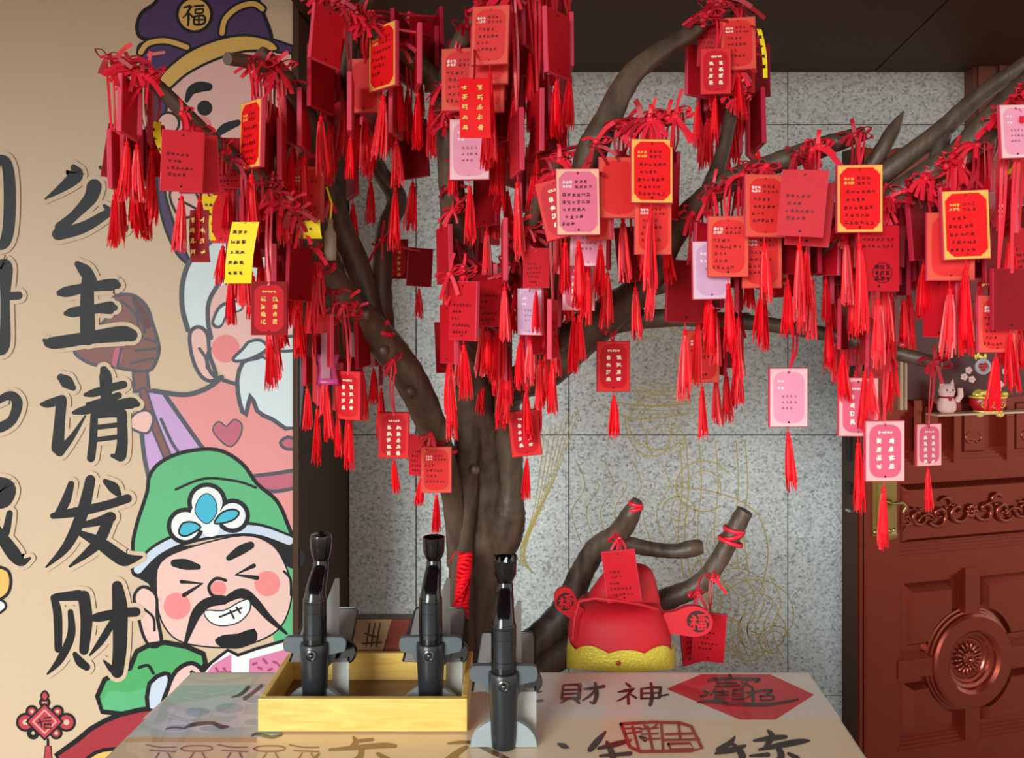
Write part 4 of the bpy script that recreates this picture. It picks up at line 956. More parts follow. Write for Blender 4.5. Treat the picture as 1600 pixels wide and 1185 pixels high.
def writing_mesh(seed, mode, head, ink):
    rg = random.Random(seed); m = MB(); y = -BT/2 - 0.0005
    if mode == 'hand':
        if head is not None:
            for q in range(3):
                glyph(m, rg, -0.021 + q*0.005, -0.013, 0.0056, y, 1, 0.24); glyph(m, rg, -0.021 + q*0.005, -0.019, 0.0056, y, 1, 0.24)
            for r_ in range(2):
                for q in range(rg.randint(3, 4)): glyph(m, rg, -0.002 + q*0.0068, -0.012 - r_*0.0078, 0.0062, y, 0)
        z = -0.032
        for r_ in range(rg.randint(4, 5)):
            x0 = rg.uniform(-0.023, -0.017)
            for q in range(rg.randint(3, 6)):
                glyph(m, rg, x0 + q*0.0073, z + rg.uniform(-0.0006, 0.0006), 0.0070, y, 0)
            z -= rg.uniform(0.0105, 0.0125)
            if z < -0.082: break
    elif mode == 'light':
        for r_ in range(2):
            for q in range(2): glyph(m, rg, -0.017 + q*0.006, -0.014 - r_*0.012, 0.0055, y, 1, 0.28)
        z = -0.040
        for r_ in range(rg.randint(1, 3)):
            for q in range(rg.randint(2, 4)): glyph(m, rg, -0.010 + q*0.007, z, 0.0058, y, 0, 0.07)
            z -= 0.010
    elif mode == 'fortune':
        for q in range(5): glyph(m, rg, -0.010 + q*0.005, -0.011, 0.005, y, 1, 0.34)
        for r_ in range(5 if seed % 2 else 4):
            for s in (-1, 1):
                for k in range(2): glyph(m, rg, s*0.0105, -0.025 - r_*0.0140, 0.0105, y, 1, 0.24)
    elif mode == 'seal':
        for r_ in range(2):
            for q in range(7): glyph(m, rg, -0.024 + q*0.0075, -0.014 - r_*0.010, 0.0068, y, 0)
        for q in range(28):
            a = q*0.2244; r0, r1 = 0.0145, 0.0155
            m.add([(0.005 + r_*math.cos(b_), y, -0.064 + r_*math.sin(b_)) for r_, b_ in ((r0, a), (r1, a), (r1, a+0.23), (r0, a+0.23))], [(0,1,2,3)], 0)
        for q in range(9): glyph(m, rg, 0.005 + (q % 3 - 1)*0.0085, -0.064 + (q//3 - 1)*0.0085, 0.009, y, 0, 0.2)
    return m.mesh('handwriting' if mode != 'fortune' else 'printed_words', [ink, head or ink])
# template bank: type -> list of (board, panel, writing)
def bank(face, edge, panel, pstyle, mode, head, ink, n):
    b = board_mesh(face, edge); p = panel_mesh(panel, pstyle) if panel else None
    return [(b, p, writing_mesh(100 + i*7 + len(BANK)*31, mode, head, ink) if mode else None) for i in range(n)]
BANK = {}
BANK['gw'] = bank(T['gold'], T['edge'], T['goldp'], 1, 'hand', T['gold'], T['ink'], 4)
BANK['pw'] = bank(T['peach'], T['edge'], T['pinkp'], 1, 'hand', T['white'], T['ink'], 2)
BANK['pp'] = bank(T['pale'], T['edge'], T['palep'], 0, 'light', T['white'], T['ink'], 3)
BANK['lv'] = bank(T['lav'], T['edge'], T['lavp'], 0, 'light', T['white'], T['ink'], 2)
BANK['fb'] = bank(T['coralp'], T['edged'], T['red'], 0, 'fortune', T['cream'], T['ink'], 3)
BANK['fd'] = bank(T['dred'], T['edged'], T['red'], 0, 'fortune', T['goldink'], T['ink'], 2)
BANK['fp'] = bank(T['fpf'], T['edge'], T['fpp'], 0, 'fortune', T['cream'], T['ink'], 3)
BANK['s'] = bank(T['coral'], T['edge'], T['coralp'], 0, 'hand', T['white'], T['ink'], 4)
BANK['c'] = bank(T['coral'], T['edge'], T['coralp'], 0, None, None, None, 1)
BANK['r'] = bank(T['red'], T['edge'], None, 0, 'hand', None, T['ink'], 4)
BANK['k'] = bank(T['red'], T['edged'], None, 0, 'seal', None, T['ink'], 1)
BANK['d'] = bank(T['dred'], T['edged'], None, 0, None, None, None, 1)  # plain red tag with an unlit tone put into its colour
BANK['b'] = bank(T['red'], T['edge'], None, 0, None, None, None, 1)

def tassel_mesh(seed):
    rg = random.Random(seed); m = MB(); L = 0.088*rg.uniform(0.9, 1.1); c0 = 0.016
    m.tube([(0, 0, 0.003), (0.0005, 0, -c0*0.5), (0, 0, -c0)], 0.0009, 5)
    m.ellip((0, 0, -c0 - 0.003), (0.0038, 0.0038, 0.0040), 8, 6)
    m.lathe([(0.0028, -c0 - 0.005), (0.0042, -c0 - 0.010), (0.0040, -c0 - 0.016), (0.0060, -c0 - 0.03), (0.0072, -c0 - L*0.75), (0.003, -c0 - L*0.85)][::-1], 8)
    bend = rg.uniform(-0.006, 0.006); by = rg.uniform(-0.003, 0.003); wid = rg.uniform(0.0105, 0.0150)
    for i in range(34):
        a = rg.random()*6.283; r1 = wid*math.sqrt(rg.random())*rg.uniform(0.75, 1.05) if i > 16 else wid*rg.uniform(0.8, 1.1); ll = L*rg.uniform(0.86, 1.06)
        r0 = 0.0035; pts = []
        for k in range(6):
            t = k/5; rr = r0 + (r1 - r0)*(t**0.75)
            pts.append((rr*math.cos(a) + bend*t*t + rg.uniform(-0.0004, 0.0004), rr*math.sin(a)*0.8 + by*t, -c0 - 0.008 - (ll - 0.008)*t))
        m.tube(pts, [0.0012, 0.0014, 0.0014, 0.0013, 0.0012, 0.0008], 3, (0, 0, 1, 0, 2)[i % 5], True)
    return m.mesh('tassel', [M_TASS, M_TASD, M_TASL])
TAS = [tassel_mesh(s) for s in range(8)]
def flat_ribbon(m, pts, wd, nrm=Vector((0, -1, 0)), mi=0, tw=0.0):
    pts = [Vector(p) for p in pts]; N = len(pts); vv = []
    for i, p in enumerate(pts):
        t = (pts[min(i+1, N-1)] - pts[max(i-1, 0)]).normalized()
        n = Matrix.Rotation(tw*i/N, 3, t) @ nrm if tw else nrm
        s = t.cross(n); s = s.normalized()*wd/2 if s.length > 1e-5 else Vector((wd/2, 0, 0))
        q = t.cross(s).normalized()*0.0003
        vv += [p - s - q, p + s - q, p + s + q, p - s + q]
    ff = [(i*4+j, i*4+(j+1) % 4, (i+1)*4+(j+1) % 4, (i+1)*4+j) for i in range(N-1) for j in range(4)] + [(3,2,1,0), tuple((N-1)*4+j for j in range(4))]
    m.add(vv, ff, mi)
def bow_mesh(seed):
    rg = random.Random(seed); m = MB()
    m.ellip((0, -0.002, 0), (0.0065, 0.006, 0.0055), 8, 6)
    for i in range(rg.randint(2, 3)):       # loops
        a = rg.choice((R(rg.uniform(-15, 50)), R(rg.uniform(130, 195)))); L = rg.uniform(0.018, 0.034); d = Vector((math.cos(a), rg.uniform(-0.3, 0.1), math.sin(a)*0.8)); u = Vector((-d.z, 0.2, d.x))
        flat_ribbon(m, catmull([tuple(d*0), tuple(d*L*0.5 + u*0.007), tuple(d*L), tuple(d*L*0.55 - u*0.006), tuple(d*0.0)], 4), 0.0065, Vector((0.2, -0.5, 1)).normalized())
    for i in range(rg.randint(2, 4)):       # tails
        a = R(rg.uniform(-160, -20)) if rg.random() < 0.6 else R(rg.uniform(0, 360)); L = rg.uniform(0.022, 0.05); d = Vector((math.cos(a), rg.uniform(-0.5, 0.0), math.sin(a)))
        flat_ribbon(m, catmull([(0, -0.003, 0), tuple(d*L*0.5 + Vector((0, 0, 0.004))), tuple(d*L + Vector((0, 0, -0.003)))], 4), rg.uniform(0.005, 0.008), Vector((rg.uniform(-0.4, 0.4), -1, rg.uniform(0, 0.5))).normalized())
    return m.mesh('ribbon_bow', [M_RIB if seed % 3 else M_RIBD])
BOWS = [bow_mesh(40 + s) for s in range(10)]

def hang_point(px, py, only=None):
    best = None
    for (x, y, D, r, nm) in SAMP:
        if nm in ('trunk', 'stem_a') and y > 600: continue
        if only and nm not in only: continue
        if y > py - 4: continue
        c = 2.2*abs(x - px) + (py - y)
        if best is None or c < best[0]: best = (c, x, y, D, r)
    if best is None:
        best = min(((abs(x - px) + abs(y - py), x, y, D, r) for (x, y, D, r, nm) in SAMP if (not only or nm in only)), key=lambda q: q[0])
    return best[1:]
PLACED = []
def clash(b):
    for p in PLACED:
        if b[0] < p[1] and p[0] < b[1] and b[2] < p[3] and p[2] < b[3] and b[4] < p[5] and p[4] < b[5]: return True
    return False
NT = [0]
def wish(typ, cx, ytop, h=95, yaw=0, roll=0, tl=1.0, label=None, group=None, only=None, D=None, back=0.0, hang=True):
    hp = hang_point(cx, ytop, only)
    Dt = D if D else hp[2] - hp[3]/F*hp[2]*0.6 - 0.035 + back
    s = min(1.28, max(0.72, h*Dt/F/BH))
    ys, rs = R(yaw), R(roll)
    if abs(yaw) > 30: ys -= math.atan((cx - 800)/F)      # yaw is meant against the line of sight
    hw = abs(math.cos(ys))*BW*s/2 + abs(math.sin(ys))*BT*s/2 + abs(math.sin(rs))*BH*s*0.5
    hd = abs(math.sin(ys))*BW*s/2 + abs(math.cos(ys))*BT*s/2
    base = Dt
    for off in [0] + [sg*k*0.011 for k in range(1, 17) for sg in (1, -1) if sg > 0]:
        Dt = base + off
        p = P(cx, ytop, Dt); p.z -= 0.008*s
        e = 0.0005
        bb = (p.x - hw - e, p.x + hw + e, Dt - hd - e, Dt + hd + e, p.z - BH*s*0.93, p.z + 0.008*s)
        if not clash(bb): break
    PLACED.append(bb)
    zb_ = p.z - (BH - 0.016)*s
    if tl: PLACED.append((p.x - 0.007, p.x + 0.007, Dt - 0.006, Dt + 0.006, zb_ - 0.09*s*tl, zb_ - 0.012))
    o = empty('wish_tag', p); i = NT[0]; NT[0] += 1
    rot = Euler((0, rs, ys), 'XYZ')
    bd, pn, wr = BANK[typ][i % len(BANK[typ])]
    def ch(name, me, loc=(0, 0, 0), r=rot, sc=s):
        c = link(name, me, o); c.rotation_euler = r; c.location = loc; c.scale = (sc, sc, sc) if not hasattr(sc, '__len__') else sc; return c
    b = ch('board', bd)
    if pn: ch('print_panel', pn)
    if wr: ch(wr.name.split('.')[0], wr)
    if tl:
        lo = rot.to_matrix() @ Vector((0, 0, -(BH - 0.016)*s))
        ch('tassel', TAS[i % len(TAS)], lo, Euler((0, R(rng.uniform(-4, 4)), rng.uniform(0, 6.28))), (s, s, s*tl))
    if hang:
        q = P(hp[0], hp[1], hp[2]); q.y -= hp[3]/F*hp[2]*1.06 + 0.003
        top = q - p; m = MB()
        jx = rng.uniform(-0.006, 0.006)
        mid = top*0.5 + Vector((jx, -0.004, -0.003))
        side = Vector((0.0035, 0.001, 0))
        flat_ribbon(m, catmull([(0, -BT*s*0.55, 0.0), tuple(mid - side), tuple(top - side)], 4), 0.0042, tw=rng.uniform(-0.8, 0.8))
        flat_ribbon(m, catmull([(0, BT*s*0.55, 0.0), tuple(mid + side), tuple(top + side)], 4), 0.0042, tw=rng.uniform(-0.8, 0.8))
        m.build('hanging_ribbon', [M_RIB if i % 4 else M_RIBD], o)
        if rng.random() < 0.8:
            c = link('ribbon_bow', BOWS[i % len(BOWS)], o); c.location = top + Vector((0, -0.002, 0)); c.rotation_euler = (0, 0, R(rng.uniform(-40, 40))); k_ = rng.uniform(0.8, 1.15); c.scale = (k_, k_, k_)
    tag(o, label, 'wish tag', group)
    return o

DESC = dict(gw='gold-bordered red handwritten tag', pw='peach-bordered pink handwritten tag', pp='pale pink tag', lv='lavender-pink tag', fb='coral tag with cream word pairs', fd='dark red tag with gold word pairs', fp='pink tag with cream word pairs', s='coral-bordered handwritten tag', c='plain coral-bordered tag', r='red handwritten tag', k='red tag with round black seal', d='plain shade-darkened red tag', b='plain red tag')
# --- clearly seen tags: type, x, top y, height, yaw, roll, tassel, where
L_ = [
 # twig in front of the mural
 ('r',287,205,95,12,2,.95,'facing outward from the twig before the purple-hat figure'), ('b',308,212,92,20,-3,.95,'half hidden behind a handwritten tag before the purple-hat figure'),
 ('gw',396,158,105,-64,3,1,'turned sideways on the left twig'), ('r',357,216,84,4,0,.95,'beside the tilted gold-bordered tag before the purple-hat figure'),
 ('s',478,260,88,6,1,.9,'hanging before the brown post'), ('fd',421,440,84,8,0,1,'hanging low before the white-bearded face'),
 # left limb
 ('fb',545,580,76,-40,0,1,'turned away under the left limb'), ('fb',616,644,72,2,1,.8,'hanging flat from the slanting left limb'), ('s',682,698,72,0,0,.85,'hanging at the foot of the slanting left limb'), ('r',657,680,66,-30,0,.8,'half hidden behind the coral tag at the foot of the limb'),
 ('fd',617,374,62,4,0,0,'far behind the forked limb'), ('d',657,388,60,20,3,.9,'hanging alone against the granite behind the limbs'),
 # upper left bunch
 ('b',513,15,88,38,6,.0,'pale and tilted at the top of the bunch under the soffit'), ('gw',600,40,100,-52,0,1.1,'turned sideways in the bunch under the soffit'), ('c',572,92,90,-15,2,1,'behind the sideways gold-bordered tag under the soffit'),
 # centre top
 ('s',768,10,92,-14,2,1.2,'tilted at the top of the thick centre bunch'), ('c',766,40,94,-10,1,1.2,'peeping out below the tilted top tag of the centre bunch'), ('c',762,86,94,-16,2,1.1,'low in the thick centre bunch'),
 ('s',722,76,100,-8,0,0,'at the side of the centre bunch with a gold-lettered ribbon over it'), ('pp',734,186,96,-6,0,1.1,'below the gold-lettered ribbon of the centre bunch'), ('b',868,18,100,58,-3,1,'turned half away at the right of the centre bunch'),
 # centre lower
 ('r',726,440,92,-45,2,1,'swung sideways above the trunk in the centre bunch'), ('r',838,388,62,2,0,1.1,'flat against the lower centre bunch'), ('lv',829,450,76,-38,0,1.1,'turned half away in the lower centre bunch'), ('fb',817,641,72,0,-6,.9,'hanging before the trunk'),
 ('r',762,430,82,20,0,1,'in shade in the lower centre bunch'),
 # middle right
 ('pw',902,264,104,4,-1,1.1,'in front of the lopped knuckle of the tall branch'), ('fb',866,280,94,-18,-13,1,'swung aside behind the peach-bordered tag'), ('pp',920,330,90,-4,1,1.1,'tucked behind the peach-bordered tag'), ('fp',905,408,78,-5,1,1,'low behind the peach-bordered tag'),
 ('gw',1018,218,100,4,0,1.3,'hanging upright from the short stub'), ('s',1020,310,90,4,0,1.2,'directly below the gold-bordered tag of the short stub'), ('c',966,246,98,6,0,0,'behind the gold-bordered tag of the short stub'),
 ('fb',958,533,79,4,0,1,'hanging under the low thin branch'), ('s',1097,516,82,4,0,1,'hanging under the low thin branch beside dark tags'),
 # top right bunch
 ('s',1152,28,82,-6,-1,1,'in the high bunch with a yellow cord'), ('r',1116,30,76,-14,2,1,'beside the handwritten tag of the high bunch'), ('fb',1156,78,72,-4,0,1,'second row of the high bunch'), ('fb',1118,76,72,-6,0,1,'second row of the high bunch, turned'), 
 # right middle
 ('s',1195,273,98,4,0,1.1,'facing outward under the long branch'), ('r',1258,266,104,-22,5,1.2,'swung to one side under the long branch'), ('b',1270,285,100,-22,6,1.1,'behind the swung red tag under the long branch'), ('s',1137,338,96,-5,0,1.2,'with faded writing under the long branch'), ('s',1190,358,96,-3,0,1,'lower under the long branch, writing faded'),
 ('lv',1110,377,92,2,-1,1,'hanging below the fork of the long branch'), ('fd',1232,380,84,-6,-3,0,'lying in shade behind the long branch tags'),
 ('gw',1342,258,106,-4,0,1.4,'hanging bright beside the pointed twig'), ('k',1371,352,104,6,0,1.2,'hanging below the pointed twig'), ('gw',1506,298,108,-4,-2,1.3,'hanging before the highlight-striped door panel'), ('c',1484,332,108,-8,0,1.2,'behind the gold-bordered tag at the door'),
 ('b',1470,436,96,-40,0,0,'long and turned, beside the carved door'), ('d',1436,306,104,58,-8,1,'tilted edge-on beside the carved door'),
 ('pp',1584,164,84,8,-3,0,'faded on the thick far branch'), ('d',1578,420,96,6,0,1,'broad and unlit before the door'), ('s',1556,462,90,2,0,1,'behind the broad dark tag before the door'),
 # low right
 ('pp',1231,575,92,2,0,1.15,'hanging alone in front of the granite'), ('fp',1340,590,92,-4,0,1.2,'hanging under a cluster of tassels'), ('fp',1381,657,95,2,0,1.2,'hanging before the brass lock plate'), ('fp',1450,662,66,10,0,1,'dusky, hanging before the door frieze'),
 # base
 ('r',966,860,80,-8,-8,0,'tied above the red doll hat'), ('r',1110,958,82,-5,4,0,'tied beside the right ear flap of the doll'), ('r',1083,962,80,18,-6,0,'behind another tag beside the doll'),
]
ONLY = {(958,533): ('low_right',), (1097,516): ('low_right',), (1231,575): ('low_right',), (1340,590): ('low_right',), (1381,657): ('low_right',), (1450,662): ('low_right',), (966,860): ('base_limb',), (1110,958): ('base_limb_right',), (1083,962): ('base_limb_right',), (817,641): ('stem_b',), (421,440): ('left_limb',)}
DEEP = {(1450,662): 1.62, (617,374): 1.9, (966,860): 1.85, (1110,958): 2.03, (1083,962): 2.05, (657,388): 1.82, (1232,380): 1.46, (1258,266): 1.165, (1270,285): 1.21}
for (t, x, y, h, yw, rl, tl, where) in L_:
    wish(t, x, y, h, yw, rl, tl, DESC[t] + ' ' + where, None, ONLY.get((x, y)), DEEP.get((x, y)))
# --- bundles: many look-alikes, mostly edge-on
def bundle(n, x0, x1, y0, y1, place, edge_p, types, only=None, h=(84, 98), tl=(0.8, 1.25), facing=22):
    for k in range(n):
        x = x0 + (x1 - x0)*((k + rng.uniform(0.15, 0.85))/n); y = rng.uniform(y0, y1)
        t = rng.choice(types)
        u = rng.random()
        if u < edge_p: yw = rng.choice((-1, 1))*rng.uniform(66, 88); rl = rng.gauss(0, 3.0); st = 'turned edge-on'
        elif u < edge_p + (1 - edge_p)*0.6: yw = rng.choice((-1, 1))*rng.uniform(38, 62); rl = rng.gauss(0, 3.0); st = 'turned half away'
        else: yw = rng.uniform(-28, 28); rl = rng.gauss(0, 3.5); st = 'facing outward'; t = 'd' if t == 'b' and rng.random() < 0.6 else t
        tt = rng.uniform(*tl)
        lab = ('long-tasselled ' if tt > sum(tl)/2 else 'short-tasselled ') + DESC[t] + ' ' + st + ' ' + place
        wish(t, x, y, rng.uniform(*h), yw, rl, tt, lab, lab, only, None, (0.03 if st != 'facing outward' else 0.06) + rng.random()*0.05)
bundle(3, 185, 242, 122, 148, 'on the twig tip before the cream wall', 1.0, 'bbr', ('left_limb',), (86, 96), (1.0, 1.2))
bundle(7, 168, 246, 196, 212, 'low on the twig tip before the cream wall', 0.9, 'bbr', ('left_limb',), (88, 98), (.95, 1.25))
bundle(11, 400, 478, 118, 230, 'in the left bunch before the brown post', 0.9, 'bbbr', ('left_limb_fork', 'left_twig'))
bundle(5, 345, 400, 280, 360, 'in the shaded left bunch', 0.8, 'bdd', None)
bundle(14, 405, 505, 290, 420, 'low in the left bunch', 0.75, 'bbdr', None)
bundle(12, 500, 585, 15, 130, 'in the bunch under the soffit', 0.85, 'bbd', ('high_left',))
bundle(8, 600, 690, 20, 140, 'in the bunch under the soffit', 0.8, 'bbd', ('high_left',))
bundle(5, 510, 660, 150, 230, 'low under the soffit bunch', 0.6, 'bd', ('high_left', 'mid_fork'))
bundle(9, 705, 800, 20, 170, 'in the thick centre bunch', 0.5, 'bddr', ('high_mid',))
bundle(14, 790, 895, -10, 150, 'in the thick centre bunch', 0.8, 'bbdr', ('high_mid',))
bundle(9, 740, 880, 170, 280, 'in the middle of the centre bunch', 0.6, 'bbd', None)
bundle(16, 690, 790, 300, 480, 'in the lower centre bunch', 0.7, 'bbdr', ('trunk', 'centre_rise', 'centre_stub'))
bundle(16, 770, 880, 290, 490, 'in the lower centre bunch', 0.65, 'bbdr', ('centre_rise',))
bundle(8, 690, 850, 480, 560, 'at the bottom of the centre bunch', 0.5, 'bdr', None, (78, 90))
bundle(7, 875, 960, 280, 430, 'around the lopped knuckle', 0.5, 'bdcc', ('tall_right',))
bundle(6, 960, 1060, 225, 360, 'around the short stub', 0.6, 'bbdc', ('right_stub', 'tall_right'))
bundle(9, 1086, 1180, 20, 110, 'in the high right bunch', 0.55, 'bdr', ('mid_twig', 'tall_right'), (82, 92), (.9, 1.2))
bundle(8, 1092, 1188, 100, 175, 'low in the high right bunch', 0.55, 'bd', ('mid_twig',), (80, 90), (.8, 1.1))
bundle(7, 1070, 1180, 310, 410, 'under the fork of the long branch', 0.4, 'ddb', None)
bundle(6, 1180, 1300, 290, 370, 'under the long branch', 0.5, 'bdd', None)
bundle(11, 1290, 1345, 270, 420, 'beside the pointed twig', 0.9, 'bbcr', None)
bundle(9, 1380, 1480, 300, 430, 'under the thick far branch', 0.6, 'bdd', ('far_right', 'link_twig'))
bundle(10, 1490, 1610, 200, 360, 'on the far branch before the door', 0.6, 'bdr', ('far_right', 'far_right_upper'))
bundle(4, 1560, 1620, 380, 470, 'low before the upper door panel', 0.5, 'bdd', ('far_right',))
bundle(9, 1300, 1400, 430, 520, 'above the tip of the low branch', 0.6, 'bd', None, (74, 86), (1.0, 1.4))
bundle(4, 1120, 1160, 480, 540, 'under the low thin branch', 0.6, 'dd', ('low_right',), (70, 80))
bundle(8, 470, 605, 480, 590, 'under the slanting left limb', 0.7, 'dbr', ('left_limb', 'left_limb_fork'), (72, 84), (.8, 1.2))

# --- yellow paper slips and gold-lettered ribbons
def slip(name, cx, y0, y1, wpx, D, label, cat, rgbname, ink, bend=0.01, lean=0, gold=False, vert=False):
    o = tag(empty(name, P(cx, y0, D)), label, cat)
    hgt = (y1 - y0)/F*D; wd = wpx/F*D; m = MB(); N = 8; vv = []
    for i in range(N + 1):
        t = i/N; y = -bend*math.sin(t*3.0); xo = lean*t
        for th in (0, 0.0008): vv += [(-wd/2 + xo, y + th, -hgt*t), (wd/2 + xo, y + th, -hgt*t)]
    ff = []
    for i in range(N):
        a = i*4; b = a + 4
        ff += [(a, b, b+1, a+1), (a+2, a+3, b+3, b+2), (a, a+2, b+2, b), (a+1, b+1, b+3, a+3)]
    m.add(vv, ff, 0); m.build('paper', [T[rgbname]], o)
    m = MB(); rg = random.Random(int(cx))
    rows = max(2, int(hgt/0.016))
    for r_ in range(1, rows):
        t = r_/rows; y = -bend*math.sin(t*3.0) - 0.0012
        for q in range(max(1, int(wd/0.011)) if not vert else 2): glyph(m, rg, -wd*0.32 + q*(0.0085 if not vert else wd*0.5) + lean*t, -hgt*t, 0.0075 if not vert else 0.011, y, 0, 0.2)
    m.build('handwriting', [ink], o)
    hp = hang_point(cx, y0)
    q = P(*hp[:3]) - o.location; q.y -= hp[3]/F*hp[2]*0.8
    m = MB(); flat_ribbon(m, catmull([(0, -0.001, -0.002), tuple(q*0.5 + Vector((0.004, 0, 0))), tuple(q)], 4), 0.004); m.build('hanging_ribbon', [M_RIBD], o)
slip('paper_slip', 384, 347, 443, 42, 1.22, 'bright yellow paper slip with handwriting before the white-bearded face', 'paper slip', 'yellow', T['ink'], 0.008, -0.012)
slip('paper_slip', 326, 305, 376, 30, 1.42, 'yellow paper slip curled behind the red gold-lettered ribbon', 'paper slip', 'yellow', T['ink'], -0.015, 0.02)
slip('paper_slip', 482, 344, 373, 36, 1.44, 'short yellow paper slip under the coral tag before the post', 'paper slip', 'yellow', T['ink'], 0.006, 0.004)
slip('paper_slip', 1588, 240, 272, 30, 1.20, 'yellow paper slip on the far branch before the door', 'paper slip', 'yellow', T['ink'], 0.008)
slip('paper_slip', 246, 190, 252, 12, 1.32, 'narrow yellow paper slip twisted on the twig tip', 'paper slip', 'yellow', T['ink'], 0.02, 0.02)
slip('paper_slip', 1186, 45, 122, 7, 1.28, 'narrow yellow cord strip on the high right bunch', 'paper slip', 'yellow', T['ink'], 0.01, 0.01)
slip('prayer_ribbon', 312, 328, 410, 30, 1.30, 'broad red ribbon with gold lettering before the purple robe', 'ribbon', 'dred', T['goldink'], 0.006, 0.002, vert=True)
slip('prayer_ribbon', 741, 122, 216, 48, 1.27, 'glossy red ribbon with gold lettering across the centre bunch', 'ribbon', 'goldp', T['goldink'], 0.006, 0.002, vert=True)
# purple sachet under the left limb
p = P(512, 520, 1.56); sa = tag(empty('sachet', p), 'small pink and purple cloth sachet with tassel under the left limb', 'sachet')
m = MB(); vv = []
for i in range(7):
    t = i/6
    for j in range(12):
        a = j*math.pi/6; wv = 0.021*(1 + 0.12*math.cos(t*6.28)); vv.append((wv*math.cos(a), 0.010*math.sin(math.pi*min(1, 0.12 + t*0.8))*math.sin(a), -0.044 - 0.062*t))
m.add(vv, [(i*12+j, i*12+(j+1) % 12, (i+1)*12+(j+1) % 12, (i+1)*12+j) for i in range(6) for j in range(12)] + [tuple(range(12)), tuple(72+j for j in range(12))[::-1]])
m.build('pouch', [mat('sachet_cloth', s2l(190, 52, 120), 0.4, 0, 0.35, 60)], sa, smooth=True)
m = MB(); m.box((-0.010, -0.014, -0.092), (0.008, -0.0125, 0.0)); m.build('label_strip', [mat('mauve_strip', s2l(160, 92, 110), 0.4)], sa)
m = MB(); flat_ribbon(m, [(0, 0, -0.04), (-0.004, 0, 0.02), (-0.02, 0.01, 0.10)], 0.004); flat_ribbon(m, [(0, 0, -0.04), (0.006, 0, 0.02), (0.012, 0.01, 0.06)], 0.004); m.build('hanging_ribbon', [M_RIB], sa)
c = link('tassel', TAS[2], sa); c.location = (0, 0, -0.105)
# small glass bottle charm
p = P(516, 350, 1.50); gb = tag(empty('glass_bottle_charm', p), 'small corked clear bottle charm hung by a yellow cord on the left limb', 'charm')
m = MB(); m.lathe([(0.004, -0.072), (0.012, -0.07), (0.0125, -0.02), (0.006, -0.008), (0.006, 0.0)], 16)
gm = mat('bottle_glass', s2l(190, 178, 150), 0.08, 0, 0.05, 20); gm.node_tree.nodes['Principled BSDF'].inputs['Alpha'].default_value = 0.55
m.build('bottle', [gm], gb, smooth=True)
m = MB(); m.lathe([(0.0055, -0.004), (0.006, 0.008)], 12); m.build('cork', [mat('cork', s2l(150, 110, 70), 0.8)], gb)
m = MB(); m.tube([(0, 0, 0.006), (0.002, 0.005, 0.04), (-0.012, 0.02, 0.075)], 0.0022, 6); m.build('cord', [T['yellow']], gb)

# ================================================================= DOLL
MD = dict(red=mat('doll_red_felt', s2l(206, 14, 34), 0.62, 0, 0.10, 25), gold=mat('doll_gold_trim', s2l(226, 200, 70), 0.4, 0.2, 0.25, 160, 0.4), grey=mat('doll_grey_plush', s2l(190, 182, 176), 0.85, 0, 0.08, 120, 0.3), dark=mat('doll_cutout', s2l(60, 10, 14), 0.6))
DD = 1.93; dc = P(968, 1050, DD)
doll = tag(empty('lucky_doll', (dc.x, DD + 0.09, 0.425)), 'round plush doll in a red ear-flapped fortune hat with gold scalloped band', 'doll')
def dpx(x, y, D=DD): return P(x, y, D)
def dl(m, name, mats, sa=60):
    o = m.build(name, mats, fix=True); smooth_by_angle(o, sa); return part_at(o, doll)
def sq_lathe(m, cx, rows, n=40, ex=2.6, sy=0.9, D=DD, mi=0):
    """rows: (py, half width px, x shift)"""
    vv = []
    for y, hw, sx in rows:
        c = P(cx + sx, y, D); r = hw/F*D
        for j in range(n):
            a = 2*math.pi*j/n; ca, sa_ = math.cos(a), math.sin(a)
            k = (abs(ca)**ex + abs(sa_)**ex)**(-1/ex); vv.append(c + Vector((r*ca*k, r*sa_*k*sy, 0)))
    k = len(rows); m.add(vv, [(i*n+j, i*n+(j+1) % n, (i+1)*n+(j+1) % n, (i+1)*n+j) for i in range(k-1) for j in range(n)] + [tuple(range(n)), tuple((k-1)*n+j for j in range(n))], mi)
m = MB(); rows = catmull([(1070, 50, 0), (1050, 68, 0), (1030, 79, 0), (1010, 80, 0), (990, 74, 0)], 4); sq_lathe(m, 967, rows, sy=0.85); dl(m, 'head', [MD['grey']])
m = MB(); zz0 = 0.4255; cx_ = dc.x
m.lathe([(0.085, zz0), (0.115, zz0 + 0.02), (0.12, zz0 + 0.10), (0.09, zz0 + 0.19), (0.07, 0.66)], 28, 0, Matrix.Translation((cx_, DD, 0))); dl(m, 'body', [MD['red']])
m = MB(); rows = catmull([(998, 78, 0), (990, 79, 0), (978, 77, 0), (962, 73, 0), (948, 66, 0), (938, 54, 2), (934, 30, 2), (933, 4, 2)], 5); sq_lathe(m, 967, rows, sy=0.92); dl(m, 'hat_body', [MD['red']])
m = MB(); rows = catmull([(958, 58, 6), (935, 56, 7), (915, 48, 11), (898, 39, 15), (887, 28, 18), (882, 12, 19), (881, 2, 19)], 5); sq_lathe(m, 967, rows, sy=0.62, D=DD + 0.02); dl(m, 'hat_crown', [MD['red']])
m = MB()   # seam cord
m.tube([P(905, 940, DD - 0.06), P(930, 935, DD - 0.085), P(960, 938, DD - 0.09), P(1000, 945, DD - 0.08), P(1028, 953, DD - 0.05)], 0.004, 6); m.tube([P(905, 940, DD - 0.06), P(897, 970, DD - 0.08), P(895, 1000, DD - 0.085)], 0.003, 6); dl(m, 'hat_seam', [MD['red']])
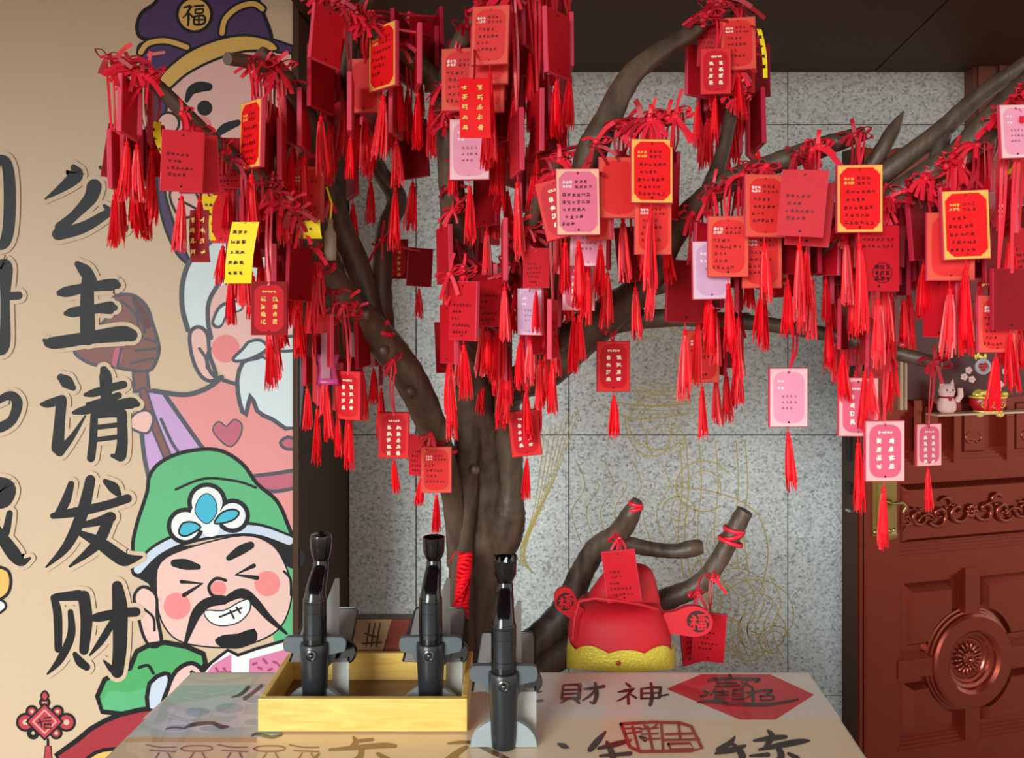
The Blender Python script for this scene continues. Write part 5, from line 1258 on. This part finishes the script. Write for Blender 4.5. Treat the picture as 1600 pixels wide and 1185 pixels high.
# scalloped gold band wrapped round the brim
m = MB(); n = 96; vv = []; ex = 2.6
for t in range(2):
    for j in range(n + 1):
        a = math.pi*1.0*j/n + math.pi
        ca, sa_ = math.cos(a), math.sin(a); k = (abs(ca)**ex + abs(sa_)**ex)**(-1/ex); r = 82.5/F*DD
        dip = 14*abs(ca)**1.5 if False else 0
        topy = 1026 - 9*abs(math.sin(j/n*math.pi*5.0)) - 12*abs(ca)
        Dv = DD + r*sa_*k*0.92; zz_ = EYE - ((topy if t else 1052 - 8*abs(ca)) - HZ)/F*Dv
        vv.append(Vector((dc.x + r*ca*k, Dv, zz_)))
nn = n + 1; inner = [v + Vector((0, 0.003, 0)) for v in vv]
m.add(vv + inner, [(j, j+1, nn+j+1, nn+j) for j in range(n)] + [(2*nn+j, 3*nn+j, 3*nn+j+1, 2*nn+j+1) for j in range(n)] + [(nn+j, nn+j+1, 3*nn+j+1, 3*nn+j) for j in range(n)]); dl(m, 'scalloped_band', [MD['gold']])
m = MB(); m.ellip(P(966, 1037, DD - 0.128), (0.005, 0.003, 0.006), 8, 6); dl(m, 'bead', [mat('bead_red', s2l(170, 60, 20), 0.3)])
def flap(pts, cx, cy, r, D, tilt):
    m = MB(); poly = [P(x, y, D) + Vector((0, tilt*(x - 967)/F*D, 0)) for x, y in catmull(pts, 5, True)]
    m.extrude(poly, Vector((0, 0.014, 0))); o = dl(m, 'ear_flap', [MD['red']], 40)
    m = MB(); mp_ = lambda x, y, L: P(x, y, D) + Vector((0, tilt*(x - 967)/F*D - 0.0008 - 0.0004*L, 0))
    k = r/20
    m.disc(cx, cy, r*0.92, mp_, 0, 1); m.stroke([(cx + r*math.cos(q*0.5236), cy + r*math.sin(q*0.5236), 2.4) for q in range(12)], mp_, 1, 0, k=3, closed=True)
    for st in ([(-9,-9),(-5,-7)], [(-12,-3),(-3,-4)], [(-4,-4),(-12,6)], [(-7,0),(-7,13)], [(-5,2),(-2,5)], [(0,-11),(12,-12)], [(2,-7),(10,-7),(10,-3),(2,-3),(2,-7)], [(0,2),(12,1),(12,12),(1,13),(0,2)], [(6,2),(6,12)], [(1,7),(12,6)], [(-14,10),(-9,14)], [(13,-6),(16,-2)]):
        m.stroke([(cx + x*k, cy + y*k, 3.6*k) for x, y in st], mp_, 2, 0, k=1, capn=3)
    ob = m.build('cutout_character', [MD['red'], MD['dark']]); ob.parent = o; 
flap([(866,922),(874,914),(888,914),(897,926),(904,942),(912,950),(906,966),(892,962),(874,948),(866,936)], 882, 934, 15, DD - 0.03, 0.2)
flap([(1034,956),(1050,950),(1072,940),(1090,941),(1104,953),(1106,967),(1098,979),(1082,986),(1060,985),(1038,980)], 1085, 962, 18, DD - 0.03, -0.2)
m = MB(); m.ellip(P(1051, 1030, DD + 0.01), (0.018, 0.018, 0.025), 14, 9); dl(m, 'pom_pom', [MD['grey']])

# ================================================================= DOOR ORNAMENTS
GO = dict(red=mat('orn_red', s2l(176, 16, 28), 0.3), gold=mat('orn_gold', s2l(232, 204, 90), 0.3, 0.3, 0.2, 80), silver=mat('orn_silver', s2l(170, 164, 172), 0.3, 0.3), pink=mat('orn_pink', s2l(236, 190, 186), 0.45), green=mat('orn_green', s2l(70, 110, 70), 0.5))
def DQ(px, py, n): 
    u, z = duv(px, py); return DP(u, z, n)
pot = tag(empty('treasure_pot_plaque', DQ(1510, 645, 0.03)), 'red and gold treasure pot plaque heaped with ingots on the carved door', 'plaque')
def pp_(m, name, mats): o = m.build(name, mats, fix=True); smooth_by_angle(o, 45); return part_at(o, pot)
m = MB(); c = DQ(1530, 625, 0.035)
m.lathe([(0.022, -0.042), (0.045, -0.035), (0.062, -0.012), (0.060, 0.012), (0.056, 0.016), (0.001, 0.014)], 28, 0, Matrix.Translation(c), 0.55); pp_(m, 'bowl', [GO['red']])
m = MB()
for z, r in ((0.014, 0.060), (-0.034, 0.045)): m.tube([c + Vector((r*math.cos(a), r*0.55*math.sin(a), z)) for a in [q*0.2618 for q in range(25)]], 0.0035, 6, 0, False)
for x in (-0.03, 0.0, 0.03): m.tube([c + Vector((x + 0.009*math.cos(a), -0.034 + abs(x)*0.18, -0.010 + 0.009*math.sin(a))) for a in [q*0.5236 for q in range(13)]], 0.0018, 5, 0, False); m.ellip(c + Vector((x, -0.034 + abs(x)*0.18, -0.010)), (0.003, 0.002, 0.003), 6, 5)
for x in (-0.034, 0.034): m.ellip(c + Vector((x, -0.01, -0.045)), (0.014, 0.010, 0.009), 10, 6)
pp_(m, 'gold_trim', [GO['gold']])
rg = random.Random(3)
for q in range(16):
    a = rg.uniform(-0.05, 0.05); z = 0.018 + rg.random()*0.034*(1 - abs(a)/0.06)
    m = MB(); m.ellip(c + Vector((a, -0.012 + rg.uniform(-0.012, 0.008), z)), (rg.uniform(0.010, 0.016), 0.009, rg.uniform(0.007, 0.011)), 9, 6); pp_(m, 'ingot', [GO['gold']])
m = MB(); hc = DQ(1522, 572, 0.03); m.lathe([(0.027, 0), (0.029, 0.004), (0.027, 0.010), (0.018, 0.011), (0.017, 0.008), (0.001, 0.008)], 26, 0, Matrix.Translation(hc) @ Matrix.Rotation(R(90), 4, 'X')); pp_(m, 'silver_disc', [GO['silver']])
m = MB()
for sx in (-0.006, 0.006): m.ellip(hc + Vector((sx, -0.011, 0.003)), (0.009, 0.003, 0.009), 10, 6)
m.ellip(hc + Vector((0, -0.011, -0.006)), (0.009, 0.003, 0.010), 10, 6); pp_(m, 'heart', [GO['red']])
m = MB()
for k in range(5): m.ellip(hc + Vector((-0.02 + k*0.008, -0.002, 0.032 + 0.006*math.sin(k*1.7))), (0.005, 0.004, 0.011), 7, 6)
pp_(m, 'gold_crest', [GO['gold']])
for x, y in ((1503, 578), (1545, 590), (1508, 592), (1552, 600), (1496, 588), (1560, 580), (1572, 584)):
    m = MB(); b = DQ(x, y, 0.028)
    for k in range(5): a = k*1.2566; m.ellip(b + Vector((0.007*math.cos(a), 0, 0.007*math.sin(a))), (0.006, 0.004, 0.006), 7, 5)
    m.ellip(b + Vector((0, -0.004, 0)), (0.003, 0.002, 0.003), 6, 5); pp_(m, 'blossom', [GO['pink']])
m = MB(); u0 = duv(1446, 645)[0]; u1 = duv(1640, 645)[0]; z = zpx(646); dbox(m, u0, u1, z - 0.006, z, 0.0, 0.055); pp_(m, 'ledge', [mat('ledge_cream', s2l(200, 168, 140), 0.4)])
cat_ = tag(empty('beckoning_cat', DQ(1468, 644, 0.03)), 'small pale pink beckoning cat figurine on the door ledge beside the treasure pot', 'figurine')
def cp(m, name, mats): o = m.build(name, mats, fix=True); smooth_by_angle(o, 60); return part_at(o, cat_)
cb = DQ(1468, 644, 0.03)
m = MB(); m.lathe([(0.02, 0.0), (0.030, 0.012), (0.030, 0.034), (0.022, 0.052), (0.024, 0.058), (0.028, 0.074), (0.022, 0.092), (0.010, 0.098), (0.001, 0.099)], 20, 0, Matrix.Translation(cb), 0.75)
for s in (-1, 1): m.tube([cb + Vector((s*0.015, 0, 0.088)), cb + Vector((s*0.021, 0, 0.112))], [0.010, 0.001], 8)
m.tube([cb + Vector((0.026, -0.012, 0.04)), cb + Vector((0.036, -0.018, 0.06)), cb + Vector((0.034, -0.018, 0.085))], [0.009, 0.009, 0.008], 8); cp(m, 'body', [GO['pink']])
m = MB(); m.tube([cb + Vector((0.024*math.cos(a), 0.018*math.sin(a), 0.054)) for a in [q*0.5236 for q in range(13)]], 0.003, 6, 0, False); m.ellip(cb + Vector((0, -0.022, 0.048)), (0.006, 0.005, 0.006), 8, 6); cp(m, 'collar', [GO['red']])
m = MB()
for s in (-1, 1): m.ellip(cb + Vector((s*0.010, -0.021, 0.078)), (0.003, 0.002, 0.0035), 7, 5)
m.ellip(cb + Vector((0, -0.0225, 0.071)), (0.002, 0.002, 0.0015), 6, 5); cp(m, 'face_marks', [M_DARKM])
# red hanging with gold strokes behind the tags
hg = tag(empty('fortune_hanging', DQ(1575, 345, 0.01)), 'dark red paper hanging with gold brush flourishes on the upper door panel', 'hanging')
m = MB(); a0, a1 = duv(1500, 380)[0], duv(1660, 380)[0]; dbox(m, a0, a1, zpx(470), zpx(336), 0.004, 0.008); part_at(m.build('paper', [mat('hanging_red', s2l(120, 12, 20), 0.5)]), hg)
m = MB(); mph = lambda x, y, L: DQ(x, y, 0.0088 + 0.0003*L)
for st in ([(1560,398,3),(1572,388,10),(1580,392,6)], [(1582,392,4),(1588,404,9),(1592,398,4)], [(1562,412,3),(1572,416,7),(1578,424,4)], [(1524,430,4),(1536,420,9),(1546,426,4)], [(1590,380,5),(1604,392,9),(1618,386,5)], [(1548,360,4),(1560,352,7),(1570,358,3)], [(1530,446,4),(1548,440,6)], [(1586,428,4),(1606,420,8)], [(1596,350,4),(1610,362,8)]): m.stroke(st, mph, 0, 0, k=4)
part_at(m.build('gold_brushwork', [GO['gold']]), hg)
print('tags', NT[0])
